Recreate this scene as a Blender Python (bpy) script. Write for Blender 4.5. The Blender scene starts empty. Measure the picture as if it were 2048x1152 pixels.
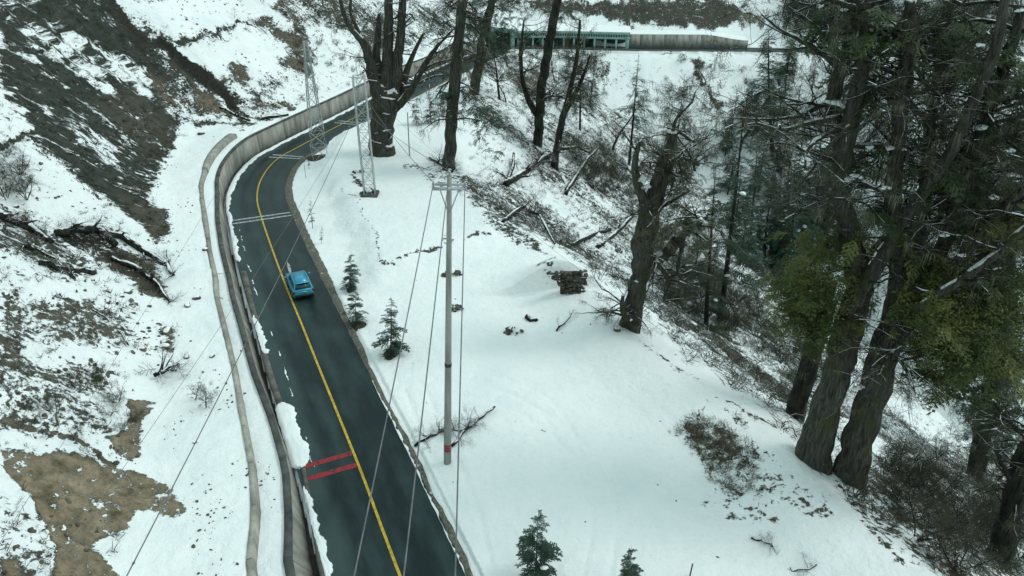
import bpy, math, random
import numpy as np
from mathutils import Vector, Matrix
random.seed(7); RNG = np.random.default_rng(7)
S = bpy.context.scene
# ------------------------------------------------------------------ camera, world, light
F = 1462.0; TH = math.radians(28.0); CH = 25.0
cam = bpy.data.objects.new('camera', bpy.data.cameras.new('camera'))
S.collection.objects.link(cam); S.camera = cam
cam.location = (0, 0, CH); cam.rotation_euler = (math.radians(90) - TH, 0, 0)
cam.data.sensor_width = 36; cam.data.lens = 36 * F / 2048
cam.data.clip_start = 0.5; cam.data.clip_end = 3000
SUN_EL, SUN_AZ = math.radians(48), math.radians(84)     # overcast: a broad weak sun behind the clouds
w = bpy.data.worlds.new('World'); S.world = w; w.use_nodes = True
nt = w.node_tree; bg = nt.nodes['Background']
sky = nt.nodes.new('ShaderNodeTexSky'); sky.sky_type = 'NISHITA'; sky.sun_disc = False
sky.sun_elevation = SUN_EL; sky.sun_rotation = SUN_AZ; sky.air_density = 1.0; sky.dust_density = 4.0; sky.altitude = 3000
mixs = nt.nodes.new('ShaderNodeMix'); mixs.data_type = 'RGBA'; mixs.inputs[0].default_value = 0.82
mixs.inputs[7].default_value = (5.85, 7.5, 7.25, 1)         # the even cloud layer over the sky
nt.links.new(sky.outputs[0], mixs.inputs[6]); nt.links.new(mixs.outputs[2], bg.inputs[0])
bg.inputs[1].default_value = 0.105
sl = bpy.data.lights.new('sun', 'SUN'); sl.energy = .9; sl.angle = math.radians(18); sl.color = (1.0, 0.985, 0.95)
so = bpy.data.objects.new('sun', sl); S.collection.objects.link(so)
sd = Vector((math.sin(SUN_AZ) * math.cos(SUN_EL), math.cos(SUN_AZ) * math.cos(SUN_EL), math.sin(SUN_EL)))
so.rotation_euler = sd.to_track_quat('Z', 'Y').to_euler()
S.view_settings.view_transform = 'Standard'; S.view_settings.look = 'None'
S.view_settings.exposure = 0.38; S.view_settings.gamma = 1; S.view_settings.use_curve_mapping = False
try:
    S.cycles.max_bounces = 4; S.cycles.diffuse_bounces = 2; S.cycles.glossy_bounces = 2; S.cycles.transparent_max_bounces = 4
except Exception: pass

# ------------------------------------------------------------------ picture <-> place
sT, cT = math.sin(TH), math.cos(TH)
def ray(px, py):
    u = (px - 1024) / F; v = (py - 576) / F
    return np.array([u, cT - v * sT, -sT - v * cT])
def unp(px, py, z=0.0):
    d = ray(px, py); return np.array([0, 0, CH]) + d * ((z - CH) / d[2])
def aty(px, py, Y):
    d = ray(px, py); return np.array([0, 0, CH]) + d * (Y / d[1])
def depth(p): return p[1] * cT - (p[2] - CH) * sT
def proj(x, y, z):
    dz = y * cT - (z - CH) * sT
    dy = y * sT + (z - CH) * cT
    dz = np.maximum(dz, 0.1)
    return 1024 + F * x / dz, 576 - F * dy / dz

# ------------------------------------------------------------------ noise
def _h(ix, iy, seed):
    n = (ix.astype(np.int64) * 374761393 + iy.astype(np.int64) * 668265263 + seed * 1442695041) & 0x7fffffff
    n = ((n ^ (n >> 13)) * 1274126177) & 0x7fffffff
    return ((n ^ (n >> 16)) & 0xffff) / 65535.0
def vn(x, y, seed=0):
    x = np.asarray(x, float); y = np.asarray(y, float)
    ix = np.floor(x); iy = np.floor(y); fx = x - ix; fy = y - iy
    fx = fx * fx * (3 - 2 * fx); fy = fy * fy * (3 - 2 * fy)
    a = _h(ix, iy, seed); b = _h(ix + 1, iy, seed); c = _h(ix, iy + 1, seed); d = _h(ix + 1, iy + 1, seed)
    return (a * (1 - fx) + b * fx) * (1 - fy) + (c * (1 - fx) + d * fx) * fy
def fbm(x, y, o=4, seed=0, g=0.5):
    s = 0; a = 1; t = 0
    for i in range(o):
        s = s + a * vn(x * 2 ** i + 17.3 * i, y * 2 ** i + 9.1 * i, seed + i); t += a; a *= g
    return s / t * 2 - 1
def sst(a, b, x):
    t = np.clip((x - a) / (b - a), 0, 1); return t * t * (3 - 2 * t)

# ------------------------------------------------------------------ lines of the place
def resample(P, step=1.0):
    P = np.array(P, float)
    # catmull-rom through the points
    out = []
    Q = np.vstack([2 * P[0] - P[1], P, 2 * P[-1] - P[-2]])
    for i in range(1, len(Q) - 2):
        n = max(2, int(np.linalg.norm(Q[i + 1] - Q[i]) / (step * .5)))
        for k in range(n):
            t = k / n
            out.append(.5 * ((2 * Q[i]) + (-Q[i - 1] + Q[i + 1]) * t + (2 * Q[i - 1] - 5 * Q[i] + 4 * Q[i + 1] - Q[i + 2]) * t * t + (-Q[i - 1] + 3 * Q[i] - 3 * Q[i + 1] + Q[i + 2]) * t ** 3))
    out.append(P[-1]); out = np.array(out)
    s = np.r_[0, np.cumsum(np.linalg.norm(np.diff(out[:, :2], axis=0), axis=1))]
    n = int(s[-1] / step); ss = np.linspace(0, s[-1], n)
    return np.stack([np.interp(ss, s, out[:, k]) for k in range(out.shape[1])], 1)
ZF = -9.5
near_px = [(800,1152),(758,1040),(717,930),(640,740),(600,640),(575,580),(545,500),(523,435),(514,395),(523,357),(552,320),(600,292),(666,257),(720,229),(800,186),(905,137),(945,119)]
C = [unp(*p) for p in near_px]
b0 = C[0]; bd = (C[0] - C[1]) / np.linalg.norm(C[0] - C[1])
C = [b0 + bd * 60, b0 + bd * 35, b0 + bd * 15] + C
l = C[-1]
C += [np.array([l[0] + 3.5, l[1] + 16, -1.6]), np.array([l[0] + 5, l[1] + 36, -5.2])]
far_px = [(1022,94),(1130,94),(1250,97),(1380,98),(1500,99),(1620,101),(1750,107),(1900,118),(2048,131)]
C += [np.array([unp(985,96,ZF)[0], unp(1010,96,ZF)[1] - 11, ZF + 1.2])] + [unp(a, b, ZF) for a, b in far_px]
e = C[-1]; C += [e + np.array([40, -14, 0]), e + np.array([120, -50, 0])]
C = resample(C, 1.0)
CS = np.r_[0, np.cumsum(np.linalg.norm(np.diff(C[:, :2], axis=0), axis=1))]
def sdist(L, x, y):
    """arc position, signed distance (right positive) to polyline L (1 m samples)"""
    x = np.asarray(x, float).ravel(); y = np.asarray(y, float).ravel()
    Ls = np.r_[0, np.cumsum(np.linalg.norm(np.diff(L[:, :2], axis=0), axis=1))]
    s = np.empty(len(x)); d = np.empty(len(x))
    Lc = L[::4]; ex = (Lc[:, 0] ** 2 + Lc[:, 1] ** 2)
    for i in range(0, len(x), 40000):
        X = x[i:i + 40000]; Y = y[i:i + 40000]
        D = ex[None] - 2 * (X[:, None] * Lc[None, :, 0] + Y[:, None] * Lc[None, :, 1])
        j0 = D.argmin(1) * 4
        best = np.full(len(X), 1e18); bs = np.zeros(len(X)); bdd = np.zeros(len(X))
        for o in range(-4, 4):
            j = np.clip(j0 + o, 0, len(L) - 2)
            ax = L[j, 0]; ay = L[j, 1]; tx = L[j + 1, 0] - ax; ty = L[j + 1, 1] - ay
            l2 = tx * tx + ty * ty
            t = np.clip(((X - ax) * tx + (Y - ay) * ty) / l2, 0, 1)
            qx = X - ax - t * tx; qy = Y - ay - t * ty
            dd = qx * qx + qy * qy
            sg = np.sign(qx * ty - qy * tx)
            m = dd < best
            best = np.where(m, dd, best); bs = np.where(m, Ls[j] + t * np.sqrt(l2), bs); bdd = np.where(m, sg * np.sqrt(dd), bdd)
        s[i:i + 40000] = bs; d[i:i + 40000] = bdd
    return s, d
def s_of(px, py, z=0.0):
    p = unp(px, py, z); return sdist(C, [p[0]], [p[1]])[0][0]
def P(s, d, z):
    """point at arc s, d metres right of the centre line, z above the road"""
    x = np.interp(s, CS, C[:, 0]); y = np.interp(s, CS, C[:, 1]); zz = np.interp(s, CS, C[:, 2])
    x2 = np.interp(s + .8, CS, C[:, 0]) - np.interp(s - .8, CS, C[:, 0]); y2 = np.interp(s + .8, CS, C[:, 1]) - np.interp(s - .8, CS, C[:, 1])
    n = math.hypot(x2, y2); return (x + y2 / n * d, y - x2 / n * d, zz + z)
S_GAL0 = s_of(1000, 94, ZF); S_GAL1 = s_of(1253, 97, ZF); S_FW1 = s_of(1500, 99, ZF)
S600 = s_of(583, 600); S420 = s_of(517, 420)
def h1f(s):
    s = np.asarray(s, float)
    h = 1.0 + 1.1 * sst(S600, S420, s)
    return h
def offs(pts, hf):
    o = []
    for px, py in pts:
        p = unp(px, py, 0)
        for _ in range(3):
            s, d = sdist(C, [p[0]], [p[1]]); p = unp(px, py, float(hf(s[0])))
        s, d = sdist(C, [p[0]], [p[1]]); o.append((s[0], -d[0]))
    o.sort(); return np.array(o)
z0f = lambda s: 0.0
h2f = lambda s: h1f(s) + 0.55
w1b = offs([(622,1127),(605,1031),(587,935),(554,839),(523,744),(485,600),(474,557),(460,498),(453,439),(456,399),(465,361),(493,333),(542,302),(590,278),(625,260),(700,222),(721,205),(780,172),(850,144),(905,123),(940,112)], z0f)
w1t = offs([(583,1127),(583,1031),(576,935),(549,839),(512,744),(471,600),(462,557),(447,498),(438,439),(438,399),(447,350),(470,318),(524,275),(578,250),(643,222),(702,195),(727,177),(796,149),(845,125),(911,108),(945,100)], h1f)
w1k = offs([(567,1127),(575,1031),(568,935),(543,839),(507,744),(466,600),(458,557),(443,498),(433,439),(430,399),(441,347),(465,312),(521,267),(576,243),(642,215),(700,188),(725,170),(794,142),(843,118),(909,101),(943,94)], h1f)
w2f = offs([(514,1127),(523,1031),(514,935),(495,839),(478,744),(441,600),(438,557),(426,498),(417,439),(408,380),(417,350),(437,312),(477,276)], h1f)
w2k = offs([(490,1127),(501,1031),(497,935),(481,839),(465,744),(434,600),(427,557),(415,498),(405,439),(398,380),(403,347),(417,305),(465,262)], h2f)
S_W2 = min(w2f[-1, 0], w2k[-1, 0])
def A_(s): return np.maximum(np.interp(s, w1b[:, 0], w1b[:, 1]), 3.0)
def T_(s): return np.maximum(np.interp(s, w1t[:, 0], w1t[:, 1]), A_(s) + .08)
def K_(s): return np.maximum(np.interp(s, w1k[:, 0], w1k[:, 1]), T_(s) + .28)
def F2_(s): return np.maximum(np.interp(s, w2f[:, 0], w2f[:, 1]), K_(s) + .5)
def K2_(s): return np.maximum(np.interp(s, w2k[:, 0], w2k[:, 1]), F2_(s) + .35)
# right platform edge
E_px = [(1850,1152),(1720,1045),(1640,960),(1575,880),(1500,825),(1400,760),(1300,690),(1200,592),(1100,505),(1000,440),(940,385),(925,330),(935,270),(945,215),(955,170)]
E = [unp(*p) for p in E_px]
E = [np.array([16, -60, 0.]), np.array([17, -10, 0.]), np.array([17, 8, 0.])] + E
sA = sdist(C, [E[-1][0]], [E[-1][1]])[0][0]
for s in np.arange(sA + 14, CS[-1] - 2, 12): E.append(np.array(P(s, 4.2, 0)))
E = resample(E, 1.0)
ES = np.r_[0, np.cumsum(np.linalg.norm(np.diff(E[:, :2], axis=0), axis=1))]
def sdpoly(poly, x, y):
    poly = np.asarray(poly); inside = np.zeros(len(x), bool); best = np.full(len(x), 1e18)
    for i in range(len(poly)):
        ax, ay = poly[i][:2]; bx, by = poly[(i + 1) % len(poly)][:2]
        tx, ty = bx - ax, by - ay
        t = np.clip(((x - ax) * tx + (y - ay) * ty) / (tx * tx + ty * ty + 1e-9), 0, 1)
        best = np.minimum(best, (x - ax - t * tx) ** 2 + (y - ay - t * ty) ** 2)
        c = ((ay > y) != (by > y)) & (x < (bx - ax) * (y - ay) / ((by - ay) if by != ay else 1e-9) + ax)
        inside ^= c
    return np.where(inside, 1, -1) * np.sqrt(best)
TRACKS = [resample([unp(*q_) for q_ in tp_], 1.0) for tp_ in ([(1010,800),(1100,850),(1180,930),(1210,1040),(1190,1160)], [(960,760),(1060,790),(1120,850),(1150,950)], [(830,780),(880,900),(930,1020),(960,1150)])]
WALLC = unp(1135, 592, 0)
PLAT = [unp(a, b, .8)[:2] for a, b in [(700,262),(668,330),(692,372),(742,455),(768,522),(850,497),(950,470),(985,440),(930,385),(915,300),(900,230),(850,215),(760,235)]]
def height(x, y, full=False):
    x = np.asarray(x, float).ravel(); y = np.asarray(y, float).ravel()
    s, d = sdist(C, x, y); se, de = sdist(E, x, y)
    zr = np.interp(s, CS, C[:, 2]); u = -d
    # --- left of the road
    a, k, f2, k2 = A_(s), K_(s), F2_(s), K2_(s)
    h1 = h1f(s)
    gal = (s > S_GAL0 - 3) & (s < S_GAL1 + 1); fw = (s >= S_GAL1 + 1) & (s < S_FW1); aft = s >= S_FW1
    far = s > S_GAL0 - 3
    has2 = s < S_W2
    zl = np.where(u < 3.0, -.14, -.42)
    zl = np.where(u > k + np.where(s > S420 - 6, .25, -.1), h1 - .05, zl)
    zl = np.where(has2 & (u > k2 - .05), h1 + .46, zl)
    b2 = 1 - sst(S_W2, S_W2 + 16, s)
    foot = b2 * (k2 + 3.6 * (1 - sst(S600, S420, s) * .45) + 1.2 * fbm(s * .12, s * 0, 2, 3)) + (1 - b2) * (k + .9)
    zl = np.where(~has2, zl + .51 * b2 * sst(k + .4, k + 3, u), zl)
    zl = np.where(u > k, zl + .05 * fbm(x * 1.6, y * 1.6, 3, 39), zl)
    zl = np.where(far, np.where(gal, np.where(u > 3.75, 4.6, -.1), np.where(fw, np.where(u > 4.5, 3.1 * (1 - .45 * sst(S_GAL1 + 20, S_FW1, s)), -.1), np.where(u > 3.3, .25 + .2 * (u - 3.3), -.1))), zl)
    foot = np.where(far, np.where(gal, 4.4, np.where(fw, 5.5, 6.5)), foot)
    q = np.maximum(u - foot, 0)
    slope = np.where(far, .74, .80 + .06 * fbm(s * .05, s * 0, 2, 5))
    soft = q - 1.6 * (1 - np.exp(-q / 1.6))
    zl = zl + slope * soft
    env = sst(1, 12, q)
    gul = 1 - np.abs(fbm(s * .075 + .012 * u, u * .018, 4, 11)) * 2.2
    zl = zl + env * (1.9 * gul - 1.2 + 0.7 * fbm(x * .18, y * .18, 4, 21)) + sst(0, 3, q) * (.34 * fbm(x * .9, y * .9, 4, 31) + .13 * fbm(x * 3, y * 3, 3, 37))
    zl = zl + (u > np.where(has2, k2 + .2, k + .2)) * .10 * fbm(x * .8, y * .8, 3, 33)
    zleft = zr + np.minimum(zl, 60 + .25 * (zl - 60))
    # --- right of the road
    ze = np.interp(se, ES, E[:, 2])
    pf = np.where(d < 3.2, -.14, 0.0 + .09 * sst(3.2, 5, d) + .16 * fbm(x * .09, y * .09, 3, 41) * sst(3.5, 9, d) + (.07 * fbm(x * .5, y * .5, 3, 43) + .035 * fbm(x * 2.2, y * 2.2, 3, 47)) * sst(3.3, 4.5, d))
    for tr_ in TRACKS:
        m_ = (y > tr_[:, 1].min() - 1) & (y < tr_[:, 1].max() + 1) & (np.abs(x - tr_[:, 0].mean()) < 12)
        if m_.any():
            _, dt_ = sdist(tr_, x[m_], y[m_]); ad_ = np.abs(np.abs(dt_) - .55); pf[m_] -= .05 * np.exp(-(ad_ / .16) ** 2)
    nearr = (y < 118)
    if nearr.any():
        sp = np.full(len(x), -9.); idx = np.where(nearr & (d > 0) & (y > 40))[0]
        if len(idx): sp[idx] = sdpoly(PLAT, x[idx] + .5 * fbm(x[idx] * .6, y[idx] * .6, 3, 45), y[idx] + .5 * fbm(x[idx] * .6, y[idx] * .6, 3, 46))
        pf = pf + .95 * sst(-2.6, .15, sp)
    pf = pf + 1.95 * np.exp(-((x - WALLC[0] + .9) ** 2 + (y - WALLC[1] - .4) ** 2) / 9.0) * sst(.12, .4, y - WALLC[1])
    pf = pf + (.65 * sst(-5.5, -1.7, de) * (1 - sst(-1.2, .8, de)) - .25 * np.exp(-((de + 6.5) / 2.6) ** 2)) * sst(17, 25, y) * (1 - sst(44, 52, y))
    pf = pf + zr * (1 - sst(0, 1, de)) 
    r = np.maximum(de, 0)
    dn = -(.70 * (r - 1.8 * (1 - np.exp(-r / 1.8))))
    rr = sst(1, 10, r)
    dn = dn + rr * (1.5 * fbm(x * .07, y * .07, 4, 51) + .8 * fbm(se * .12, r * .03, 4, 57)) + sst(0, 3, r) * .22 * fbm(x * .9, y * .9, 4, 53)
    dn = np.where(dn < -62, -62 + .15 * (dn + 62), dn)
    zright = np.where(de > 0, ze + dn + (pf - zr * 0) * (1 - sst(0, 1, de)), pf)
    z = np.where(d > 0, zright, zleft)
    if full: return z, s, d, de, se, q
    return z
def hit(px, py, t0=14, t1=420, n=900):
    d = ray(px, py); t = np.geomspace(t0, t1, n)
    for it in range(2):
        X = d[0] * t; Y = d[1] * t; Z = CH + d[2] * t
        g = Z - height(X, Y); i = np.argmax(g < 0)
        if g[i] >= 0: i = n - 1
        i = max(i, 1); t = np.linspace(t[i - 1], t[i], 24); n = 24
    tt = t[12]; return np.array([d[0] * tt, d[1] * tt, CH + d[2] * tt])

# ------------------------------------------------------------------ mesh helpers
class MB:
    def __init__(s): s.V = []; s.Q = []; s.T = []; s.n = 0
    def add(s, V, Q=None, T=None):
        V = np.asarray(V, float).reshape(-1, 3); s.V.append(V)
        if Q is not None and len(Q): s.Q.append(np.asarray(Q, int).reshape(-1, 4) + s.n)
        if T is not None and len(T): s.T.append(np.asarray(T, int).reshape(-1, 3) + s.n)
        s.n += len(V); return s
    def box(s, c, size, R=None):
        hx, hy, hz = [k / 2 for k in size]
        V = np.array([[x, y, z] for x in (-hx, hx) for y in (-hy, hy) for z in (-hz, hz)])
        if R is not None: V = V @ np.asarray(R).T
        return s.add(V + np.asarray(c, float), [(0,1,3,2),(4,6,7,5),(0,4,5,1),(2,3,7,6),(0,2,6,4),(1,5,7,3)])
    def hexa(s, V8): return s.add(V8, [(0,1,3,2),(4,6,7,5),(0,4,5,1),(2,3,7,6),(0,2,6,4),(1,5,7,3)])
    def tube(s, pts, rad, n=6, cap=True, rough=0, seed=0):
        pts = np.asarray(pts, float); rad = np.broadcast_to(np.asarray(rad, float), (len(pts),)); m = len(pts)
        tan = np.gradient(pts, axis=0); tan /= np.linalg.norm(tan, axis=1)[:, None] + 1e-9
        ref = np.array([0, 0, 1.]) if abs(tan[0][2]) < .8 else np.array([1., 0, 0])
        a = np.cross(tan, ref); a /= np.linalg.norm(a, axis=1)[:, None] + 1e-9; b = np.cross(tan, a)
        th = np.arange(n) / n * 2 * math.pi
        rr = rad[:, None] * np.ones((1, n))
        if rough:
            rg = np.random.default_rng(seed)
            lob = 1 + rough * np.sin(th * rg.integers(3, 6) + rg.random() * 6)[None] * .6 + rough * (rg.random((m, n)) - .5)
            rr = rr * lob
        V = pts[:, None] + rr[..., None] * (np.cos(th)[None, :, None] * a[:, None] + np.sin(th)[None, :, None] * b[:, None])
        V = V.reshape(-1, 3); Q = []
        i = np.arange(m - 1)[:, None] * n + np.arange(n)[None]; j = np.arange(m - 1)[:, None] * n + (np.arange(n)[None] + 1) % n
        Q = np.stack([i, j, j + n, i + n], -1).reshape(-1, 4)
        T = []
        if cap:
            V = np.vstack([V, pts[0], pts[-1]])
            T = [(m * n, (k + 1) % n, k) for k in range(n)] + [(m * n + 1, (m - 1) * n + k, (m - 1) * n + (k + 1) % n) for k in range(n)]
        return s.add(V, Q, T)
    def inst(s, tpl, M, Tr):
        """bake many copies of a template (V,Q,T): M (k,3,3), Tr (k,3)"""
        V, Q, T = tpl; k = len(Tr)
        if not k: return s
        W = np.einsum('kij,nj->kni', M, V) + np.asarray(Tr)[:, None]
        o = (np.arange(k) * len(V))[:, None, None]
        return s.add(W.reshape(-1, 3), (Q[None] + o).reshape(-1, 4) if len(Q) else None, (T[None] + o).reshape(-1, 3) if len(T) else None)
    def tpl(s):
        return (np.vstack(s.V), np.vstack(s.Q) if s.Q else np.zeros((0, 4), int), np.vstack(s.T) if s.T else np.zeros((0, 3), int))
    def mesh(s, name, mat, smooth=False):
        me = bpy.data.meshes.new(name); V, Q, T = s.tpl()
        me.vertices.add(len(V)); me.vertices.foreach_set('co', V.astype(np.float32).ravel())
        nl = len(Q) * 4 + len(T) * 3; me.loops.add(nl)
        me.loops.foreach_set('vertex_index', np.r_[Q.ravel(), T.ravel()].astype(np.int32))
        me.polygons.add(len(Q) + len(T))
        me.polygons.foreach_set('loop_start', np.r_[np.arange(len(Q)) * 4, len(Q) * 4 + np.arange(len(T)) * 3].astype(np.int32))
        me.update(calc_edges=True)
        if smooth: me.polygons.foreach_set('use_smooth', np.ones(len(Q) + len(T), bool))
        if mat: me.materials.append(mat)
        return me
    def build(s, name, mat, parent=None, smooth=False, loc=None, **kw):
        """vertices are in world space; moved so the origin sits at loc or the parent's place"""
        o = np.array(parent.location) if parent is not None and parent.parent is None else np.zeros(3)
        if loc is not None: o = np.asarray(loc, float)
        if parent is not None and parent.parent is not None: o = np.array(parent.parent.location) + 0
        me = s.mesh(name, mat, smooth)
        if np.any(o): me.transform(Matrix.Translation(-Vector(o)))
        ob = bpy.data.objects.new(name, me); S.collection.objects.link(ob)
        if parent is not None: ob.parent = parent
        elif loc is not None: ob.location = o
        for k_, v_ in kw.items(): ob[k_] = v_
        return ob
def tag(o, label=None, cat=None, group=None, kind=None):
    if label: o['label'] = label
    if cat: o['category'] = cat
    if group: o['group'] = group
    if kind: o['kind'] = kind
    return o
def empty(name, loc, label, cat, group=None):
    o = bpy.data.objects.new(name, None); S.collection.objects.link(o); o.location = tuple(loc); o.empty_display_size = .5
    return tag(o, label, cat, group)
def dup(root, loc, rz=0, sc=1, label=None, group=None):
    r = root.copy(); S.collection.objects.link(r); r.location = tuple(loc); r.rotation_euler = (0, 0, rz)
    r.scale = (sc, sc, sc) if not hasattr(sc, '__len__') else sc
    if label: r['label'] = label
    if group: r['group'] = group
    for ch in KIDS[root.name]:
        c = ch.copy(); S.collection.objects.link(c); c.parent = r
    return r
KIDS = {}

# ------------------------------------------------------------------ materials
def N(nt, t, **kw):
    n = nt.nodes.new(t)
    for k, v in kw.items():
        if k.startswith('i_'): n.inputs[int(k[2:])].default_value = v
        else: setattr(n, k, v)
    return n
def mat(name, col, col2=None, scale=4, rough=.85, bump=.3, bscale=None, detail=6, stretch=(1, 1, 1), metal=0, spec=.3, contrast=(.35, .65), extra=None, rand=0.0, dist=.05):
    m = bpy.data.materials.new(name); m.use_nodes = True; nt = m.node_tree; L = nt.links
    b = nt.nodes['Principled BSDF']; b.inputs['Roughness'].default_value = rough; b.inputs['Metallic'].default_value = metal
    b.inputs['Specular IOR Level'].default_value = spec
    tc = N(nt, 'ShaderNodeNewGeometry'); mp = N(nt, 'ShaderNodeMapping'); mp.inputs['Scale'].default_value = stretch
    L.new(tc.outputs['Position'], mp.inputs[0])
    no = N(nt, 'ShaderNodeTexNoise'); no.inputs['Scale'].default_value = scale; no.inputs['Detail'].default_value = detail; no.inputs['Roughness'].default_value = .6
    L.new(mp.outputs[0], no.inputs['Vector'])
    cr = N(nt, 'ShaderNodeValToRGB'); cr.color_ramp.elements[0].position = contrast[0]; cr.color_ramp.elements[1].position = contrast[1]
    cr.color_ramp.elements[0].color = (*col, 1); cr.color_ramp.elements[1].color = (*(col2 or col), 1)
    L.new(no.outputs['Fac'], cr.inputs[0]); out = cr.outputs[0]
    if rand:
        oi = N(nt, 'ShaderNodeObjectInfo'); mr = N(nt, 'ShaderNodeMapRange'); mr.inputs[3].default_value = 1 - rand; mr.inputs[4].default_value = 1 + rand
        L.new(oi.outputs['Random'], mr.inputs[0]); mx = N(nt, 'ShaderNodeVectorMath', operation='SCALE'); L.new(out, mx.inputs[0]); L.new(mr.outputs[0], mx.inputs['Scale']); out = mx.outputs[0]
    if extra: out = extra(nt, out, tc)
    L.new(out, b.inputs['Base Color'])
    if bump:
        bn = N(nt, 'ShaderNodeTexNoise'); bn.inputs['Scale'].default_value = bscale or scale * 3; bn.inputs['Detail'].default_value = 5
        L.new(mp.outputs[0], bn.inputs['Vector']); bp = N(nt, 'ShaderNodeBump'); bp.inputs['Strength'].default_value = bump; bp.inputs['Distance'].default_value = dist
        L.new(bn.outputs['Fac'], bp.inputs['Height']); L.new(bp.outputs[0], b.inputs['Normal'])
    return m
def snow_top(thr=.55, amount=.0):
    """snow lying on upward faces (real normal), broken up by noise"""
    def f(nt, out, g):
        L = nt.links; sx = N(nt, 'ShaderNodeSeparateXYZ'); L.new(g.outputs['Normal'], sx.inputs[0])
        no = N(nt, 'ShaderNodeTexNoise'); no.inputs['Scale'].default_value = 2.2; no.inputs['Detail'].default_value = 4; L.new(g.outputs['Position'], no.inputs['Vector'])
        ad = N(nt, 'ShaderNodeMath', operation='ADD'); L.new(sx.outputs[2], ad.inputs[0]); L.new(no.outputs['Fac'], ad.inputs[1])
        mr = N(nt, 'ShaderNodeMapRange'); mr.inputs[1].default_value = thr + .5; mr.inputs[2].default_value = thr + .6; L.new(ad.outputs[0], mr.inputs[0])
        mx = N(nt, 'ShaderNodeMix', data_type='RGBA'); L.new(mr.outputs[0], mx.inputs[0]); L.new(out, mx.inputs[6]); mx.inputs[7].default_value = (.84, .87, .88, 1)
        return mx.outputs[2]
    return f
def moss(nt, out, g):
    L = nt.links; no = N(nt, 'ShaderNodeTexNoise'); no.inputs['Scale'].default_value = .9; no.inputs['Detail'].default_value = 5; L.new(g.outputs['Position'], no.inputs['Vector'])
    mr = N(nt, 'ShaderNodeMapRange'); mr.inputs[1].default_value = .54; mr.inputs[2].default_value = .66; mr.inputs[4].default_value = .75; L.new(no.outputs['Fac'], mr.inputs[0])
    mx = N(nt, 'ShaderNodeMix', data_type='RGBA'); L.new(mr.outputs[0], mx.inputs[0]); L.new(out, mx.inputs[6]); mx.inputs[7].default_value = (.045, .055, .012, 1)
    return snow_top(.60)(nt, mx.outputs[2], g)
M = {}
M['snow'] = mat('snow', (.78, .83, .84), (.86, .90, .90), scale=.8, rough=.7, bump=.25, bscale=5, spec=.2)
M['bark'] = mat('bark', (.010, .012, .009), (.125, .122, .102), scale=5.0, rough=.95, bump=1, bscale=9, stretch=(1.7, 1.7, .20), extra=moss, contrast=(.33, .74), dist=.2, detail=10)
M['bark_dark'] = mat('bark_dark', (.005, .006, .005), (.045, .044, .034), scale=2.6, rough=.95, bump=1, stretch=(1.6, 1.6, .3), extra=snow_top(.84), dist=.15)
M['bark_grey'] = mat('bark_grey', (.05, .045, .038), (.17, .155, .13), scale=1.8, rough=.95, bump=.9, stretch=(1.6, 1.6, .3), extra=snow_top(.75), dist=.15)
M['twig'] = mat('twig', (.018, .022, .014), (.070, .076, .050), scale=1.2, bump=0)
M['twig_snow'] = mat('twig_snow', (.03, .028, .022), (.08, .07, .055), scale=2, bump=0, extra=snow_top(.62))
M['twig_grey'] = mat('twig_grey', (.026, .031, .020), (.085, .086, .058), scale=1.2, bump=0)
M['needle'] = mat('needle', (.014, .042, .026), (.045, .088, .052), scale=.9, bump=0, rough=.6, rand=.2)
M['needle_blue'] = mat('needle_blue', (.018, .050, .034), (.045, .085, .055), scale=1.5, bump=0, rough=.6, rand=.15)
M['leaf_olive'] = mat('leaf_olive', (.028, .050, .014), (.125, .142, .040), scale=.55, bump=0, rough=.6, contrast=(.35, .6))
M['leaf_green'] = mat('leaf_green', (.022, .046, .018), (.075, .105, .042), scale=.6, bump=0, rough=.6)
M['lichen'] = mat('lichen', (.07, .078, .045), (.17, .175, .11), scale=1.2, bump=0)
M['concrete'] = mat('concrete', (.18, .178, .155), (.43, .42, .375), scale=1.3, rough=.9, bump=.3, bscale=12, stretch=(1, 1, .22), rand=.20, detail=9, contrast=(.3, .7))
M['concrete_dark'] = mat('concrete_dark', (.045, .052, .05), (.11, .118, .11), scale=1.6, rough=.85, bump=.3, rand=.1)
M['concrete_wet'] = mat('concrete_wet', (.075, .075, .065), (.17, .165, .145), scale=1.3, rough=.8, bump=.3, rand=.08)
M['gutter'] = mat('gutter', (.012, .013, .012), (.055, .05, .042), scale=2.5, rough=.8, bump=.5)
M['pole'] = mat('pole', (.21, .22, .20), (.33, .34, .31), scale=1.5, rough=.85, bump=.15, stretch=(2, 2, .3))
M['steel'] = mat('steel', (.34, .38, .37), (.46, .50, .49), scale=3, rough=.6, bump=.05, metal=.2)
M['wire'] = mat('wire', (.10, .11, .11), (.17, .18, .18), scale=3, rough=.5, bump=0)
M['red'] = mat('red_paint', (.26, .05, .05), (.36, .04, .045), scale=4, rough=.6, bump=.1)
M['yellow'] = mat('yellow_paint', (.30, .21, .03), (.66, .44, .035), scale=5, rough=.6, bump=.1)
M['white'] = mat('white_paint', (.10, .12, .12), (.55, .57, .55), scale=5, rough=.6, bump=.1)
M['redworn'] = mat('red_road_paint', (.04, .024, .026), (.30, .018, .026), scale=4.5, rough=.5, bump=.1, contrast=(.36, .5))
M['rubble'] = mat('rubble', (.04, .04, .032), (.16, .15, .12), scale=2, bump=.4)
M['rock'] = mat('rock', (.05, .048, .036), (.20, .185, .145), scale=2.2, rough=.95, bump=.6, extra=snow_top(.62), rand=.25)
M['stone'] = mat('stone', (.03, .03, .024), (.13, .125, .10), scale=3.2, rough=.95, bump=.6, rand=.35)
M['soil'] = mat('soil', (.03, .027, .018), (.085, .075, .048), scale=4, rough=1, bump=.8)
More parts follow.
